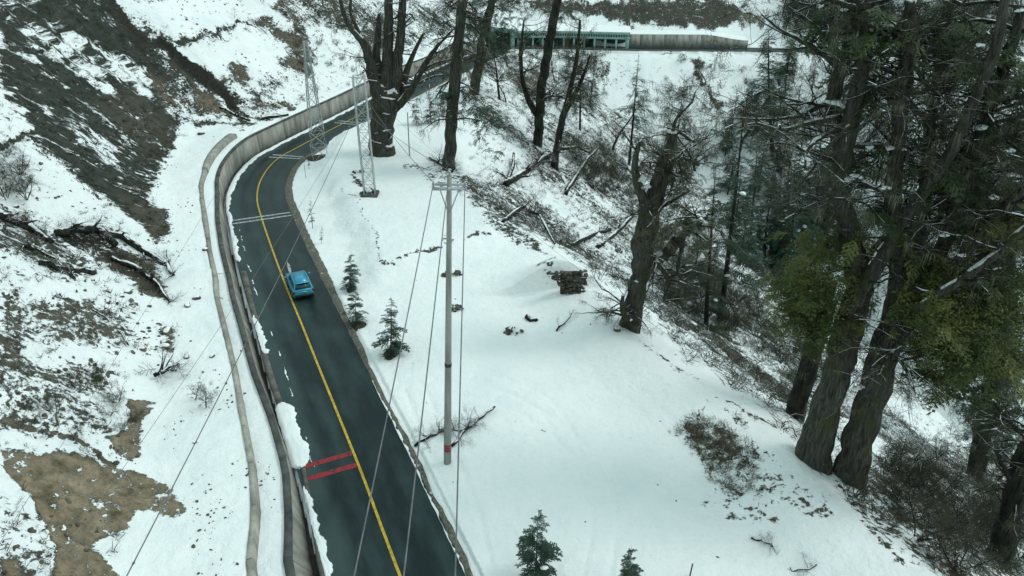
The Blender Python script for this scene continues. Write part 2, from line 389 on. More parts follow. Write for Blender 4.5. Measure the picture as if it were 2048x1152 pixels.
def snow_patches(nt, out, g):
    L = nt.links; no = N(nt, 'ShaderNodeTexNoise'); no.inputs['Scale'].default_value = 2.4; no.inputs['Detail'].default_value = 8; no.inputs['Roughness'].default_value = .7; L.new(g.outputs['Position'], no.inputs['Vector'])
    mr = N(nt, 'ShaderNodeMapRange'); mr.inputs[1].default_value = .60; mr.inputs[2].default_value = .72; L.new(no.outputs['Fac'], mr.inputs[0])
    mx = N(nt, 'ShaderNodeMix', data_type='RGBA'); L.new(mr.outputs[0], mx.inputs[0]); L.new(out, mx.inputs[6]); mx.inputs[7].default_value = (.60, .63, .63, 1); return mx.outputs[2]
M['gravel'] = mat('gravel', (.055, .055, .046), (.17, .165, .135), scale=7, rough=.95, bump=.3, detail=10, extra=snow_patches, dist=.01)
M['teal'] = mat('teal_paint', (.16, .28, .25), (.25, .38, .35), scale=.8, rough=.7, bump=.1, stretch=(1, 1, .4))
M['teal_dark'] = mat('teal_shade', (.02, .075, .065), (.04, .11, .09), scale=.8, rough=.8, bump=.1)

def terrain_mat():
    m = bpy.data.materials.new('snowy_ground'); m.use_nodes = True; nt = m.node_tree; L = nt.links; b = nt.nodes['Principled BSDF']
    b.inputs['Roughness'].default_value = .8; b.inputs['Specular IOR Level'].default_value = .2
    at = N(nt, 'ShaderNodeAttribute', attribute_name='cover'); sp = N(nt, 'ShaderNodeSeparateColor'); L.new(at.outputs['Color'], sp.inputs[0])
    fl = N(nt, 'ShaderNodeAttribute', attribute_name='flow')
    g = N(nt, 'ShaderNodeNewGeometry')
    def noise(scale, detail, vec, rough=.62, dist=0):
        n = N(nt, 'ShaderNodeTexNoise'); n.inputs['Scale'].default_value = scale; n.inputs['Detail'].default_value = detail; n.inputs['Roughness'].default_value = rough
        n.inputs['Distortion'].default_value = dist; L.new(vec, n.inputs['Vector']); return n.outputs['Fac']
    mpf = N(nt, 'ShaderNodeMapping'); mpf.inputs['Scale'].default_value = (1, .34, 1); L.new(fl.outputs['Vector'], mpf.inputs[0])
    def two(a_, b_, w_):
        m_ = N(nt, 'ShaderNodeMix'); m_.inputs[0].default_value = w_; L.new(a_, m_.inputs[2]); L.new(b_, m_.inputs[3]); return m_.outputs[0]
    iso = two(noise(.8, 8, g.outputs['Position'], .66), noise(3.4, 7, g.outputs['Position'], .7), .6); stk = two(noise(.75, 8, mpf.outputs[0], .66, .6), noise(3.2, 7, mpf.outputs[0], .7, .4), .5)
    mx = N(nt, 'ShaderNodeMix'); L.new(sp.outputs[2], mx.inputs[0]); L.new(iso, mx.inputs[2]); L.new(stk, mx.inputs[3])
    # more ground shows through on steeper faces
    sn = N(nt, 'ShaderNodeSeparateXYZ'); L.new(g.outputs['Normal'], sn.inputs[0])
    stp = N(nt, 'ShaderNodeMapRange'); stp.inputs[1].default_value = .95; stp.inputs[2].default_value = .45; stp.inputs[3].default_value = 0; stp.inputs[4].default_value = .05; L.new(sn.outputs[2], stp.inputs[0])
    th = N(nt, 'ShaderNodeMapRange'); th.inputs[3].default_value = .33; th.inputs[4].default_value = .67; L.new(sp.outputs[0], th.inputs[0])
    t2 = N(nt, 'ShaderNodeMath', operation='ADD'); L.new(th.outputs[0], t2.inputs[0]); L.new(stp.outputs[0], t2.inputs[1])
    df = N(nt, 'ShaderNodeMath', operation='SUBTRACT'); L.new(t2.outputs[0], df.inputs[0]); L.new(mx.outputs[0], df.inputs[1])
    mk = N(nt, 'ShaderNodeMapRange'); mk.inputs[1].default_value = -.012; mk.inputs[2].default_value = .02; L.new(df.outputs[0], mk.inputs[0])
    # colours
    c1 = N(nt, 'ShaderNodeValToRGB'); c1.color_ramp.elements[0].position = .36; c1.color_ramp.elements[1].position = .66
    c1.color_ramp.elements[0].color = (.009, .011, .009, 1); c1.color_ramp.elements[1].color = (.066, .074, .061, 1)
    L.new(two(noise(1.4, 8, g.outputs['Position'], .7), noise(1.6, 9, mpf.outputs[0], .8), .5), c1.inputs[0])
    c2 = N(nt, 'ShaderNodeValToRGB'); c2.color_ramp.elements[0].position = .34; c2.color_ramp.elements[1].position = .68
    c2.color_ramp.elements[0].color = (.075, .058, .032, 1); c2.color_ramp.elements[1].color = (.36, .295, .205, 1)
    L.new(noise(1.1, 9, g.outputs['Position'], .75), c2.inputs[0])
    cm = N(nt, 'ShaderNodeMix', data_type='RGBA'); L.new(sp.outputs[1], cm.inputs[0]); L.new(c1.outputs[0], cm.inputs[6]); L.new(c2.outputs[0], cm.inputs[7])
    wet = N(nt, 'ShaderNodeMix', data_type='RGBA'); L.new(at.outputs['Alpha'], wet.inputs[0]); L.new(cm.outputs[2], wet.inputs[6]); wet.inputs[7].default_value = (.010, .010, .008, 1); cm = wet  # cover alpha blends the bare ground colour towards near-black
    cs = N(nt, 'ShaderNodeValToRGB'); cs.color_ramp.elements[0].position = .25; cs.color_ramp.elements[1].position = .75
    cs.color_ramp.elements[0].color = (.75, .81, .82, 1); cs.color_ramp.elements[1].color = (.88, .91, .90, 1); L.new(noise(.25, 6, g.outputs['Position']), cs.inputs[0])
    fm = N(nt, 'ShaderNodeMix', data_type='RGBA'); L.new(mk.outputs[0], fm.inputs[0]); L.new(cs.outputs[0], fm.inputs[6]); L.new(cm.outputs[2], fm.inputs[7])
    L.new(fm.outputs[2], b.inputs['Base Color'])
    # relief: snow lies above the bare ground
    hs = N(nt, 'ShaderNodeMath', operation='MULTIPLY'); hs.inputs[1].default_value = -1.0; L.new(mk.outputs[0], hs.inputs[0])
    ha = N(nt, 'ShaderNodeMath', operation='ADD'); L.new(hs.outputs[0], ha.inputs[0]); L.new(noise(2.2, 7, g.outputs['Position']), ha.inputs[1])
    bp = N(nt, 'ShaderNodeBump'); bp.inputs['Strength'].default_value = .9; bp.inputs['Distance'].default_value = .17; L.new(ha.outputs[0], bp.inputs['Height'])
    L.new(bp.outputs[0], b.inputs['Normal'])
    return m

# ------------------------------------------------------------------ ground
rr = np.r_[np.linspace(.5, 17, 16), np.geomspace(17.3, 250, 640), np.geomspace(256, 620, 26)]
an = np.radians(np.r_[np.linspace(-180, -52, 26), np.linspace(-50, 48, 800), np.linspace(50, 180, 26)])
RR, AA = np.meshgrid(rr, an, indexing='ij'); X = (RR * np.sin(AA)).ravel(); Y = (RR * np.cos(AA)).ravel()
Z, s_, d_, de_, se_, q_ = height(X, Y, True)
nR, nA = RR.shape
ii = np.arange(nR - 1)[:, None] * nA + np.arange(nA - 1)[None]
Qg = np.stack([ii, ii + nA, ii + nA + 1, ii + 1], -1).reshape(-1, 4)
mb = MB(); mb.add(np.stack([X, Y, Z], 1), Qg)
M['ground'] = terrain_mat()
gme = mb.mesh('ground', M['ground'], True)
PX, PY = proj(X, Y, Z); inf = (Y > 5)
left = (d_ < 0); far = s_ > S_GAL0 - 20
R = np.zeros(len(X)); G = np.zeros(len(X)); B = np.zeros(len(X)); W = np.zeros(len(X))
q = q_
n1 = fbm(s_ * .10, q * .03, 4, 71); n2 = fbm(X * .25, Y * .25, 4, 72); n3 = fbm(X * .05, Y * .05, 3, 73)
n4 = fbm(X * 1.1, Y * 1.1, 4, 74)
R = np.where(left, np.where(q > 0, sst(0, 4, q) * (.36 + .30 * n1 + .25 * n2), .03 + .05 * sst(-.1, .5, n2)), R)
R = np.where(left & far & (q > 0), .30 + .35 * n1 + .15 * n2, R)
right_slope = sst(-.3, 2.5, de_)
R = np.where(~left, np.maximum(.10 * sst(.25, .5, n4) * sst(3.6, 5, d_), right_slope * (.37 + .22 * n2 + .2 * n3)), R)
farslope = (~left) & (s_ > S_GAL0 - 25) & (de_ > 0)
R = np.where(farslope, .20 + .25 * n2 + .15 * n1, R)
B = np.where(left, .3, right_slope * .22); B = np.where(farslope, .3, B)
G = np.clip(.3 * n3, 0, .15)
wx = PX + 18 * fbm(X * .5, Y * .5, 4, 81); wy = PY + 18 * fbm(X * .5, Y * .5, 4, 82)
def paint(poly, r, g=None, soft=14, add=False, b=None):
    p = np.array(poly, float); lo = p.min(0) - 40; hi = p.max(0) + 40
    m = inf & (PX > lo[0]) & (PX < hi[0]) & (PY > lo[1]) & (PY < hi[1]); idx = np.where(m)[0]
    if not len(idx): return
    sd_ = sdpoly(p, wx[idx], wy[idx]); k = sst(-soft, soft, sd_)
    R[idx] = (R[idx] + k * r) if add else (R[idx] * (1 - k) + r * k)
    if g is not None: G[idx] = G[idx] * (1 - k) + g * k
    if b is not None: B[idx] = B[idx] * (1 - k) + b * k
def darkp(poly, w_, soft=8):  # raises the near-black blend of the ground inside a polygon
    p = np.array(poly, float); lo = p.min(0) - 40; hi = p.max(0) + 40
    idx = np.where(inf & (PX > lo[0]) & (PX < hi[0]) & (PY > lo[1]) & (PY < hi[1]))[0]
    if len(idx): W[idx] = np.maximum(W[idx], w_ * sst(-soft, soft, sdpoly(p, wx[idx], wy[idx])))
def line(pts, wd, r, g=None, soft=5, wet=0):  # last argument: strength of the near-black blend along the line
    if wet: [darkp([(a[0] - wd * .6, a[1] + wd * .9), (b[0] - wd * .6, b[1] + wd * .9), (b[0] + wd * .6, b[1] - wd * .9), (a[0] + wd * .6, a[1] - wd * .9)], wet, 5) for a, b in zip(pts[:-1], pts[1:])]
    for (x0, y0), (x1, y1) in zip(pts[:-1], pts[1:]):
        L_ = math.hypot(x1 - x0, y1 - y0); nx, ny = -(y1 - y0) / L_ * wd, (x1 - x0) / L_ * wd
        paint([(x0 + nx, y0 + ny), (x1 + nx, y1 + ny), (x1 - nx, y1 - ny), (x0 - nx, y0 - ny)], r, g, soft)
# clean snowfields on the left slope
paint([(230,0),(560,0),(600,60),(470,40),(350,75)], .10); paint([(330,100),(520,70),(560,140),(480,170),(520,210),(430,160)], .06)
paint([(620,60),(720,60),(740,160),(560,225),(560,180)], .22)
paint([(0,180),(60,250),(75,290),(0,320)], .22); paint([(40,280),(130,330),(250,440),(200,460),(0,400)], .16)
# dark rock band, upper left
paint([(0,0),(205,0),(260,80),(330,170),(352,262),(325,330),(300,400),(318,470),(240,420),(120,320),(55,240),(0,170)], .63, .0, b=1.0)
paint([(15,25),(60,40),(200,130),(250,190),(180,160),(60,85)], .34); paint([(180,210),(300,300),(320,320),(250,290)], .3); paint([(140,240),(240,300),(230,330),(150,280)], .34)
paint([(190,90),(290,130),(300,190),(230,160)], .42)
paint([(185,195),(255,175),(330,230),(350,270),(330,330),(290,330),(240,260)], .68, .12)
paint([(240,380),(330,420),(345,470),(300,480)], .68, .2)
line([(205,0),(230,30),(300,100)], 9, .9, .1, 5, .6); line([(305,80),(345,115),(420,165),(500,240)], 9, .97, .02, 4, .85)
line([(345,120),(400,190),(470,235)], 4, .8, .3)
paint([(380,185),(420,190),(445,235),(400,225)], .7, .6)
paint([(290,145),(370,200),(340,215)], .62, .5); line([(360,85),(420,62),(490,48),(540,35)], 3, .75, 0); line([(280,30),(380,40),(430,70)], 2, .35)
paint([(500,30),(590,70),(625,95),(600,110),(540,60)], .75, .45); paint([(460,125),(500,122),(500,160),(440,170)], .6, .4); paint([(590,115),(625,110),(615,150),(560,130)], .68, .4)
paint([(510,205),(590,205),(585,230),(500,228)], .6, .4); line([(390,250),(470,245),(570,240)], 5, .62, .1); line([(0,300),(60,265),(85,240)], 4, .8)
line([(560,0),(600,60),(615,90)], 14, .55, .3)
# debris and gullies in the middle of the left slope
paint([(180,480),(260,490),(330,535),(350,610),(300,595),(230,550),(200,520)], .68, .3); darkp([(180,480),(260,500),(320,545),(340,600),(280,570),(210,530)], .6, 14)
darkp([(110,455),(220,455),(250,505),(150,505)], .8, 10); darkp([(240,640),(330,650),(350,730),(250,740)], .4)
paint([(115,465),(210,460),(240,500),(140,500)], .6, .1); paint([(0,400),(90,460),(180,520),(120,545),(30,500),(0,500)], .5, .1)
paint([(0,520),(180,560),(330,650),(370,780),(260,790),(0,760)], .10, .3, add=True); paint([(0,760),(190,770),(230,870),(0,850)], .42, .2)
paint([(320,640),(350,660),(345,720),(325,700)], .6, .5); paint([(30,560),(200,560),(200,600),(40,590)], .12, None, 20); paint([(60,690),(220,690),(210,730),(60,720)], .14, None, 20)
# landslip of brown earth, lower left
paint([(0,895),(60,905),(110,905),(260,930),(320,970),(385,1015),(340,1035),(270,1030),(250,1060),(195,1075),(190,1100),(260,1160),(100,1170),(112,1100),(90,1040),(60,985),(25,960),(0,930)], .66, .95, 9, b=.1)
for bx_ in [(95,935,24),(60,925,14),(140,975,30),(105,1010,14),(190,1040,12),(170,990,10),(165,1075,14),(25,925,18)]: 0 and paint([(bx_[0]+bx_[2]*math.cos(a_), bx_[1]+bx_[2]*.7*math.sin(a_)) for a_ in np.linspace(0, 5.5, 7)], .38, None, 8)
paint([(250,785),(312,806),(283,835),(292,895),(275,915),(235,905),(215,872),(258,850)], .68, .85, 8, b=.1)
line([(0,842),(60,862),(150,882),(240,925)], 5, .66, .5)
paint([(0,1000),(80,1030),(100,1090),(60,1160),(0,1160)], .33, .2); paint([(0,1110),(45,1110),(40,1160),(0,1160)], .7, .8)
paint([(230,1070),(400,1060),(400,1152),(280,1152)], .2, .5)
# platform: soil showing along the little scarp and at the road edge
for a, b, c in [((690,372),(742,458),2),((742,458),(775,528),2.5),((765,524),(800,526),7),((800,520),(850,498),3),((850,495),(885,492),7),((885,480),(975,462),3),((705,345),(725,375),5),((950,462),(985,470),4)]:
    line([a, b], c, .62, .1, 4)
paint([(780,330),(900,320),(930,350),(1000,420),(1060,470),(1000,460),(930,400),(830,350)], .42, .1)
paint([(905,345),(960,360),(1060,470),(1130,530),(1090,520),(980,450)], .55, .05); paint([(930,190),(990,220),(1070,290),(1130,340),(1060,300),(960,240)], .55, .1)
paint([(995,350),(1100,420),(1250,560),(1230,560),(1040,440)], .5, .1); paint([(960,240),(1060,320),(1000,330),(930,300)], .25)
paint([(1060,40+100),(1110,140),(1070,210),(1010,150)], .6, .4)
paint([(1320,590),(1560,760),(1600,800),(1560,800),(1330,620)], .68, .1, 10)
paint([(1355,850),(1400,825),(1480,870),(1510,920),(1500,990),(1440,960),(1380,900)], .56, .8, 34)
line([(1250,655),(1330,720),(1400,790),(1500,850)], 3, .45, .4, 8)
paint([(1380,1010),(1500,880),(1620,960),(1680,1040),(1500,1060)], .34, .3, 20)
paint([(1570,860),(1640,940),(1760,1060),(1900,1170),(2048,1170),(2048,900),(1800,880),(1700,980),(1640,900)], .50, .35, 30)
paint([(1640,930),(1700,980),(1830,1130),(1780,1100)], .58, .1, 20); paint([(1830,800),(1990,860),(1900,900),(1830,850)], .10, .1, 20)
line([(1290,690),(1420,780),(1560,860)], 4, .55, .4, 8)
# far slope and the rocks above the gallery
paint([(1060,0),(1480,0),(1500,40),(1420,60),(1320,55),(1240,50),(1180,30),(1080,25)], .68, .10, 12, b=.2); paint([(1350,30),(1385,60),(1350,68),(1335,50)], .7, .05, 6)
paint([(1490,15),(1530,30),(1530,55),(1480,50)], .62, .5); paint([(1230,60),(1500,60),(1500,75),(1230,75)], .05); paint([(950,20),(1060,30),(1240,48),(1240,62),(950,62)], .06)
paint([(1310,100),(1350,100),(1340,110),(1320,108)], .6, 0, 4); line([(1395,120),(1400,160),(1440,210)], 7, .6, .1, 6); paint([(1170,120),(1220,130),(1210,170),(1180,160)], .5, 0)
paint([(1560,0),(2048,0),(2048,95),(1560,60)], .5, .1, 20)
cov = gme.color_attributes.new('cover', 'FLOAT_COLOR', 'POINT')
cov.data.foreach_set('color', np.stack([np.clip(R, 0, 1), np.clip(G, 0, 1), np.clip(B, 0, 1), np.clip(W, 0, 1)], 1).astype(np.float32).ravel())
fa = gme.attributes.new('flow', 'FLOAT_VECTOR', 'POINT')
flow = np.stack([np.where(left, s_, se_), np.where(left, -d_, de_), Z * .25], 1)
fa.data.foreach_set('vector', flow.astype(np.float32).ravel())
go = bpy.data.objects.new('ground', gme); S.collection.objects.link(go)
tag(go, 'snow covered mountainside and valley with bare rock and earth showing through', kind='structure')
def cover_at(x, y): return 0
# ------------------------------------------------------------------ road
def strip(mb, s0, s1, fl, fr, z, step=1.0, ncross=1, fz=None):
    ss = np.arange(s0, s1 + step * .5, step); V = []
    for s in ss:
        a, b = fl(s), fr(s)
        for k in range(ncross + 1):
            t = k / ncross; V.append(P(s, a + (b - a) * t, z if fz is None else fz(s, t)))
    n = ncross + 1; Q = []
    for i in range(len(ss) - 1):
        for k in range(ncross): Q.append((i * n + k, i * n + k + 1, (i + 1) * n + k + 1, (i + 1) * n + k))
    mb.add(V, Q); return ss
HW = 2.62
def asphalt():
    m = bpy.data.materials.new('wet_asphalt'); m.use_nodes = True; nt = m.node_tree; L = nt.links; b = nt.nodes['Principled BSDF']
    at = N(nt, 'ShaderNodeAttribute', attribute_name='flow'); sx = N(nt, 'ShaderNodeSeparateXYZ'); L.new(at.outputs['Vector'], sx.inputs[0])
    g = N(nt, 'ShaderNodeNewGeometry')
    mp = N(nt, 'ShaderNodeMapping'); mp.inputs['Scale'].default_value = (.22, .7, 1); L.new(at.outputs['Vector'], mp.inputs[0])
    n = N(nt, 'ShaderNodeTexNoise'); n.inputs['Scale'].default_value = 1.0; n.inputs['Detail'].default_value = 6; n.inputs['Roughness'].default_value = .55; L.new(mp.outputs[0], n.inputs['Vector'])
    n2 = N(nt, 'ShaderNodeTexNoise'); n2.inputs['Scale'].default_value = 40; n2.inputs['Detail'].default_value = 3; L.new(g.outputs['Position'], n2.inputs['Vector'])
    # left of the lane (worn and drier, splashed with meltwater salt)
    md = N(nt, 'ShaderNodeMapRange'); md.inputs[1].default_value = -1.2; md.inputs[2].default_value = -2.4; md.inputs[3].default_value = 0; md.inputs[4].default_value = .32; L.new(sx.outputs[1], md.inputs[0])
    ad = N(nt, 'ShaderNodeMath', operation='ADD'); L.new(n.outputs['Fac'], ad.inputs[0]); L.new(md.outputs[0], ad.inputs[1])
    tk = N(nt, 'ShaderNodeMath', operation='MULTIPLY'); L.new(sx.outputs[1], tk.inputs[0]); tk.inputs[1].default_value = 4.9
    ts = N(nt, 'ShaderNodeMath', operation='COSINE'); L.new(tk.outputs[0], ts.inputs[0]); tm = N(nt, 'ShaderNodeMath', operation='MULTIPLY_ADD'); L.new(ts.outputs[0], tm.inputs[0]); tm.inputs[1].default_value = -.045; L.new(ad.outputs[0], tm.inputs[2]); ad = tm
    cr = N(nt, 'ShaderNodeValToRGB'); cr.color_ramp.elements[0].position = .42; cr.color_ramp.elements[1].position = .80
    cr.color_ramp.elements[0].color = (.0035, .0135, .0145, 1); cr.color_ramp.elements[1].color = (.040, .066, .067, 1); L.new(ad.outputs[0], cr.inputs[0])
    mx = N(nt, 'ShaderNodeMix', data_type='RGBA', blend_type='OVERLAY'); mx.inputs[0].default_value = .35; L.new(cr.outputs[0], mx.inputs[6]); L.new(n2.outputs['Fac'], mx.inputs[7])
    L.new(mx.outputs[2], b.inputs['Base Color'])
    rr_ = N(nt, 'ShaderNodeMapRange'); rr_.inputs[1].default_value = .35; rr_.inputs[2].default_value = .8; rr_.inputs[3].default_value = .42; rr_.inputs[4].default_value = .6; L.new(ad.outputs[0], rr_.inputs[0]); L.new(rr_.outputs[0], b.inputs['Roughness'])
    b.inputs['Specular IOR Level'].default_value = .22
    bp = N(nt, 'ShaderNodeBump'); bp.inputs['Strength'].default_value = .35; bp.inputs['Distance'].default_value = .02; L.new(n2.outputs['Fac'], bp.inputs['Height']); L.new(bp.outputs[0], b.inputs['Normal'])
    return m
M['asphalt'] = asphalt()
S_END = CS[-1] - 3
mb = MB(); ss = strip(mb, 1, S_END, lambda s: -HW - .25, lambda s: HW, 0, 1.0, 8)
ro = mb.build('road', M['asphalt'], smooth=True); tag(ro, 'dark wet asphalt mountain road bending right round the slope', kind='structure')
fa = ro.data.attributes.new('flow', 'FLOAT_VECTOR', 'POINT')
fl_ = np.array([(s, -HW - .25 + (2 * HW + .25) * k / 8, 0) for s in ss for k in range(9)], np.float32); fa.data.foreach_set('vector', fl_.ravel())
def vnz(s, k, sc=1.0): return float(fbm(np.array([s * sc]), np.array([k * 7.7]), 4, 91)[0])
# gravel shoulder on the right with ragged edge
mb = MB(); strip(mb, 1, S_GAL0 - 5, lambda s: HW - .02 + .10 * vnz(s, 1, .9), lambda s: HW + .24 + .22 * float(sst(S600 - 14, S600 - 2, s)) + .14 * vnz(s, 2, .8) + .05 * vnz(s, 6, 3) + .30 * float(sst(S600 - 4, S600 + 6, s) * (1 - sst(S420 + 2, S420 + 14, s))), .004, .4, 4, fz=lambda s, t: .006 + .05 * math.sin(t * 3.1) + .02 * vnz(s, 3 + t * 4, 2) - .06 * (t == 1))
tag(mb.build('gravel_shoulder', M['gravel'], smooth=True), 'strip of dirty gravel along the right edge of the road', kind='structure')
mb = MB(); strip(mb, 1, s_of(715, 770), lambda s: HW - .10 + .07 * vnz(s, 11, 1.5), lambda s: HW - .10 + .07 * vnz(s, 11, 1.5) + max(.008, .06 + .18 * vnz(s, 12, 1.1) + .10 * vnz(s, 13, 5)), .004, .2, 3, fz=lambda s, t: .012 + .035 * math.sin(t * 3.1))
tag(mb.build('snow_edging', M['snow'], smooth=True), 'ragged line of snow between the right lane and the gravel', kind='stuff')
# painted lines
def ribbon(s0, s1, off, wd, z, name, m, label, step=.5, wob=0):
    mb = MB(); strip(mb, s0, s1, lambda s: off - wd / 2, lambda s: off + wd / 2, z, step)
    return tag(mb.build(name, m), label, kind='structure')
ribbon(1, S_GAL0 - 8, 0, .13, .005, 'centre_line', M['yellow'], 'continuous yellow centre line of the road')
S_MK = s_of(713, 925)
for k, sm in enumerate([s_of(705, 937), s_of(700, 912)]):
    ribbon(sm, sm + .34, -(.10 + HW - .15) / 2, HW - .25, .009, 'red_bar', M['redworn'], 'nearer worn red rumble bar across the left lane' if k == 0 else 'farther worn red rumble bar across the left lane', .17)
def wbar(s0, gap, n, a, b, lab):
    for k in range(n):
        ribbon(s0 + k * gap, s0 + k * gap + .28, (a + b) / 2, b - a, .013, 'white_bar', M['white'], ('nearer ' if k == 0 else 'farther ') + lab, .14)
wbar(s_of(520, 441), .75, 2, -HW, HW - .1, 'white rumble bar across both lanes on the bend')
wbar(s_of(580, 317), .8, 2, -1.2, HW - .1, 'white rumble bar beside the first lattice tower')
wbar(s_of(680, 247), .9, 2, -1.2, HW - .1, 'white rumble bar behind the first lattice tower')
ribbon(s_of(640, 268), s_of(760, 205), 2.2, .10, .009, 'edge_line', M['white'], 'white edge line on the right of the road behind the towers')
ribbon(s_of(588, 600), s_of(640, 740), 2.35, .07, .009, 'edge_line', M['white'], 'white edge line right of the blue car')
# white traces on the left lane: thin remains of packed snow / worn edge line
mb = MB(); sA_, sB_ = s_of(720, 960), s_of(520, 432)
s = sA_
while s < sB_:
    if RNG.random() < .42:
        L_ = RNG.uniform(.3, 1.6); off = -1.95 + .14 * vnz(s, 5, .3) + (.0 if s < S600 else -.1)
        m2 = MB(); ns = max(3, int(L_ / .12)); wv = RNG.random(ns + 1) ** 2 * .05 + .006; wv[0] = wv[-1] = .002; jx = np.cumsum(RNG.normal(0, .02, ns + 1))
        V = []
        for i in range(ns + 1):
            p0 = P(s + L_ * i / ns, off + jx[i] - wv[i], .007); p1 = P(s + L_ * i / ns, off + jx[i] + wv[i], .007); V += [p0, p1]
        mb.add(V, [(2 * i, 2 * i + 1, 2 * i + 3, 2 * i + 2) for i in range(ns)])
        s += L_
    s += RNG.uniform(.2, 1.5)
mb.build('snow_trace', M['snow'], kind='stuff', label='broken thin trace of snow along the left lane')
# snow lying on the left shoulder (real low banks with ragged edges)
def bank(s0, s1, fl, fr, hgt, name, label, step=.25, nc=10, seed=0):
    step = .12
    mb = MB(); L_ = s1 - s0
    def A(s): t = min(s - s0, s1 - s); k = min(1, t / .4); m = (fl(s) + fr(s)) / 2; return m + (fl(s) - m) * k ** .4 + .05 * vnz(s, seed, 2.5)
    def B_(s): t = min(s - s0, s1 - s); k = min(1, t / .4); m = (fl(s) + fr(s)) / 2; return m + (fr(s) - m) * k ** .4 + .22 * vnz(s, seed + 3, 1.3) + .12 * vnz(s, seed + 5, 5)
    strip(mb, s0, s1, A, B_, 0, step, nc, fz=lambda s, t: (-.02 if t in (0, 1) else .012) + hgt * (4 * t * (1 - t)) ** .6 * max(.45, .8 + .4 * vnz(s, seed + t * 5, .9) + .4 * vnz(s, seed + t * 9, 4)))
    return tag(mb.build(name, M['snow'], smooth=True), label, kind='stuff')
KO = lambda s: A_(s) - .28
bank(s_of(720, 905), s_of(645, 785), lambda s: -HW - .45, lambda s: -HW + .52, .12, 'snow_bank', 'thick slab of snow on the left edge of the road before the red bars', seed=1)
bank(4, s_of(720, 940), lambda s: -HW - .28, lambda s: -HW + .08, .12, 'snow_bank', 'thin strip of snow on the left road edge nearest the camera', seed=2)
bank(s_of(618, 690), s_of(590, 615), lambda s: -HW - .3, lambda s: -HW + .10, .10, 'snow_bank', 'short ragged snow strip on the left road edge beside the gutter', seed=3)
bank(s_of(548, 512), S_GAL0 - 6, lambda s: -A_(s) + .18, lambda s: -HW + .12 + .22 * float(sst(S420, S420 + 8, s)), .14, 'snow_bank', 'long white snow band between the concrete wall and the road on the bend', seed=4)
# kerb stones and gutter
def prism(mb, s0, s1, prof, n=2):
    """prof(s) -> list of (d, z); closed section swept from s0 to s1"""
    ss = np.linspace(s0, s1, n); k = len(prof(s0)); V = []
    for s in ss: V += [P(s, d, z) for d, z in prof(s)]
    Q = []
    for i in range(n - 1):
        for j in range(k): Q.append((i * k + j, i * k + (j + 1) % k, (i + 1) * k + (j + 1) % k, (i + 1) * k + j))
    if k == 4: Q += [(3, 2, 1, 0), tuple((n - 1) * k + j for j in range(4))]
    mb.add(V, Q)
g1 = offs([(634,1127),(619,1031),(601,935),(564,839),(531,744),(495,600),(483,557),(468,490)], z0f)
g2 = offs([(643,1127),(628,1031),(611,935),(577,839),(545,744),(506,600),(497,557),(476,490)], z0f)
G1 = lambda s: min(float(np.interp(s, g1[:, 0], g1[:, 1])), float(A_(s)) - .22); G2 = lambda s: min(float(np.interp(s, g2[:, 0], g2[:, 1])), G1(s) - .2)
S_K1 = s_of(560, 530)
kr = empty('roadside_gutter', P(20, -3.4, 0), 'dark concrete drainage gutter with grey kerb between the near road and the wall', 'gutter')
mb = MB(); strip(mb, 2, S_K1 + 6, lambda s: -float(A_(s)) - .05, lambda s: -G1(s) + .05, -.36, .8); mb.build('channel_floor', M['gutter'], kr)
s = 2.0
while s < S_K1:
    mb = MB(); prism(mb, s + .015, min(s + 2.5, S_K1) - .015, lambda q: [(-G1(q), -.36), (-G2(q), -.12), (-G2(q), .05), (-G1(q), .06)], 3)
    mb.build('kerb_stone', M['concrete_wet'], kr); s += 2.5
# retaining walls built panel by panel
def wall(name, label, cat, s0, s1, step, f0, f1, f2, z0, z1, m, capm, capw=None, proud=.02):
    root = empty(name, P((s0 + s1) / 2, -float(f1((s0 + s1) / 2)), 0), label, cat)
    s = s0; i = 0
    core = MB()
    while s < s1 - .3:
        e = min(s + step, s1); j = RNG.uniform(-.012, .012)
        mb = MB(); prism(mb, s + .03, e - .03, lambda q: [(-float(f0(q)) + j, z0(q) - .25), (-float(f1(q)) + j, z1(q) + j * 1.5), (-float(f2(q)), z1(q) - .01 + j), (-float(f2(q)), z0(q) - .25)], 4)
        mb.build('concrete_panel', m, root)
        if capm:
            mb = MB(); prism(mb, s + .01, e - .01, lambda q: [(-float(f1(q)) + .05, z1(q) + .004), (-float(f1(q)) + .05, z1(q) + .09), (-float(f2(q)) - .02, z1(q) + .09), (-float(f2(q)) - .02, z1(q) + .004)], 3)
            mb.build('coping', capm, root)
        s = e
    strip(core, s0 + .1, s1 - .1, lambda q: -float(f1(q)) - .06, lambda q: -float(f2(q)) + .02, 0, 1.0, 1, fz=lambda q, t: z1(q) - .03)
    strip(core, s0 + .1, s1 - .1, lambda q: -float(f0(q)) - .05, lambda q: -float(f1(q)) - .05, 0, 1.0, 1, fz=lambda q, t: z0(q) - .25 if t == 0 else z1(q) - .03)
    core.build('joint_filler', M['concrete_dark'], root)
    return root
zz = lambda q: 0.0
wall('retaining_wall', 'long beige concrete wall with dark coping along the left of the road', 'wall', 2, S_GAL0 - 3, 2.6, A_, T_, K_, zz, lambda q: float(h1f(q)), M['concrete'], M['concrete_dark'])
wall('terrace_wall', 'low weathered concrete wall on the snow ledge left of the main road wall', 'wall', 2, S_W2 - .2, 3.0, F2_, lambda q: F2_(q) + .10, K2_, lambda q: float(h1f(q)), lambda q: float(h1f(q)) + .52, M['concrete'], None)
c_ = lambda v: (lambda q: v)
fwh = lambda q: 3.1 * (1 - .45 * float(sst(S_GAL1 + 20, S_FW1, q)))
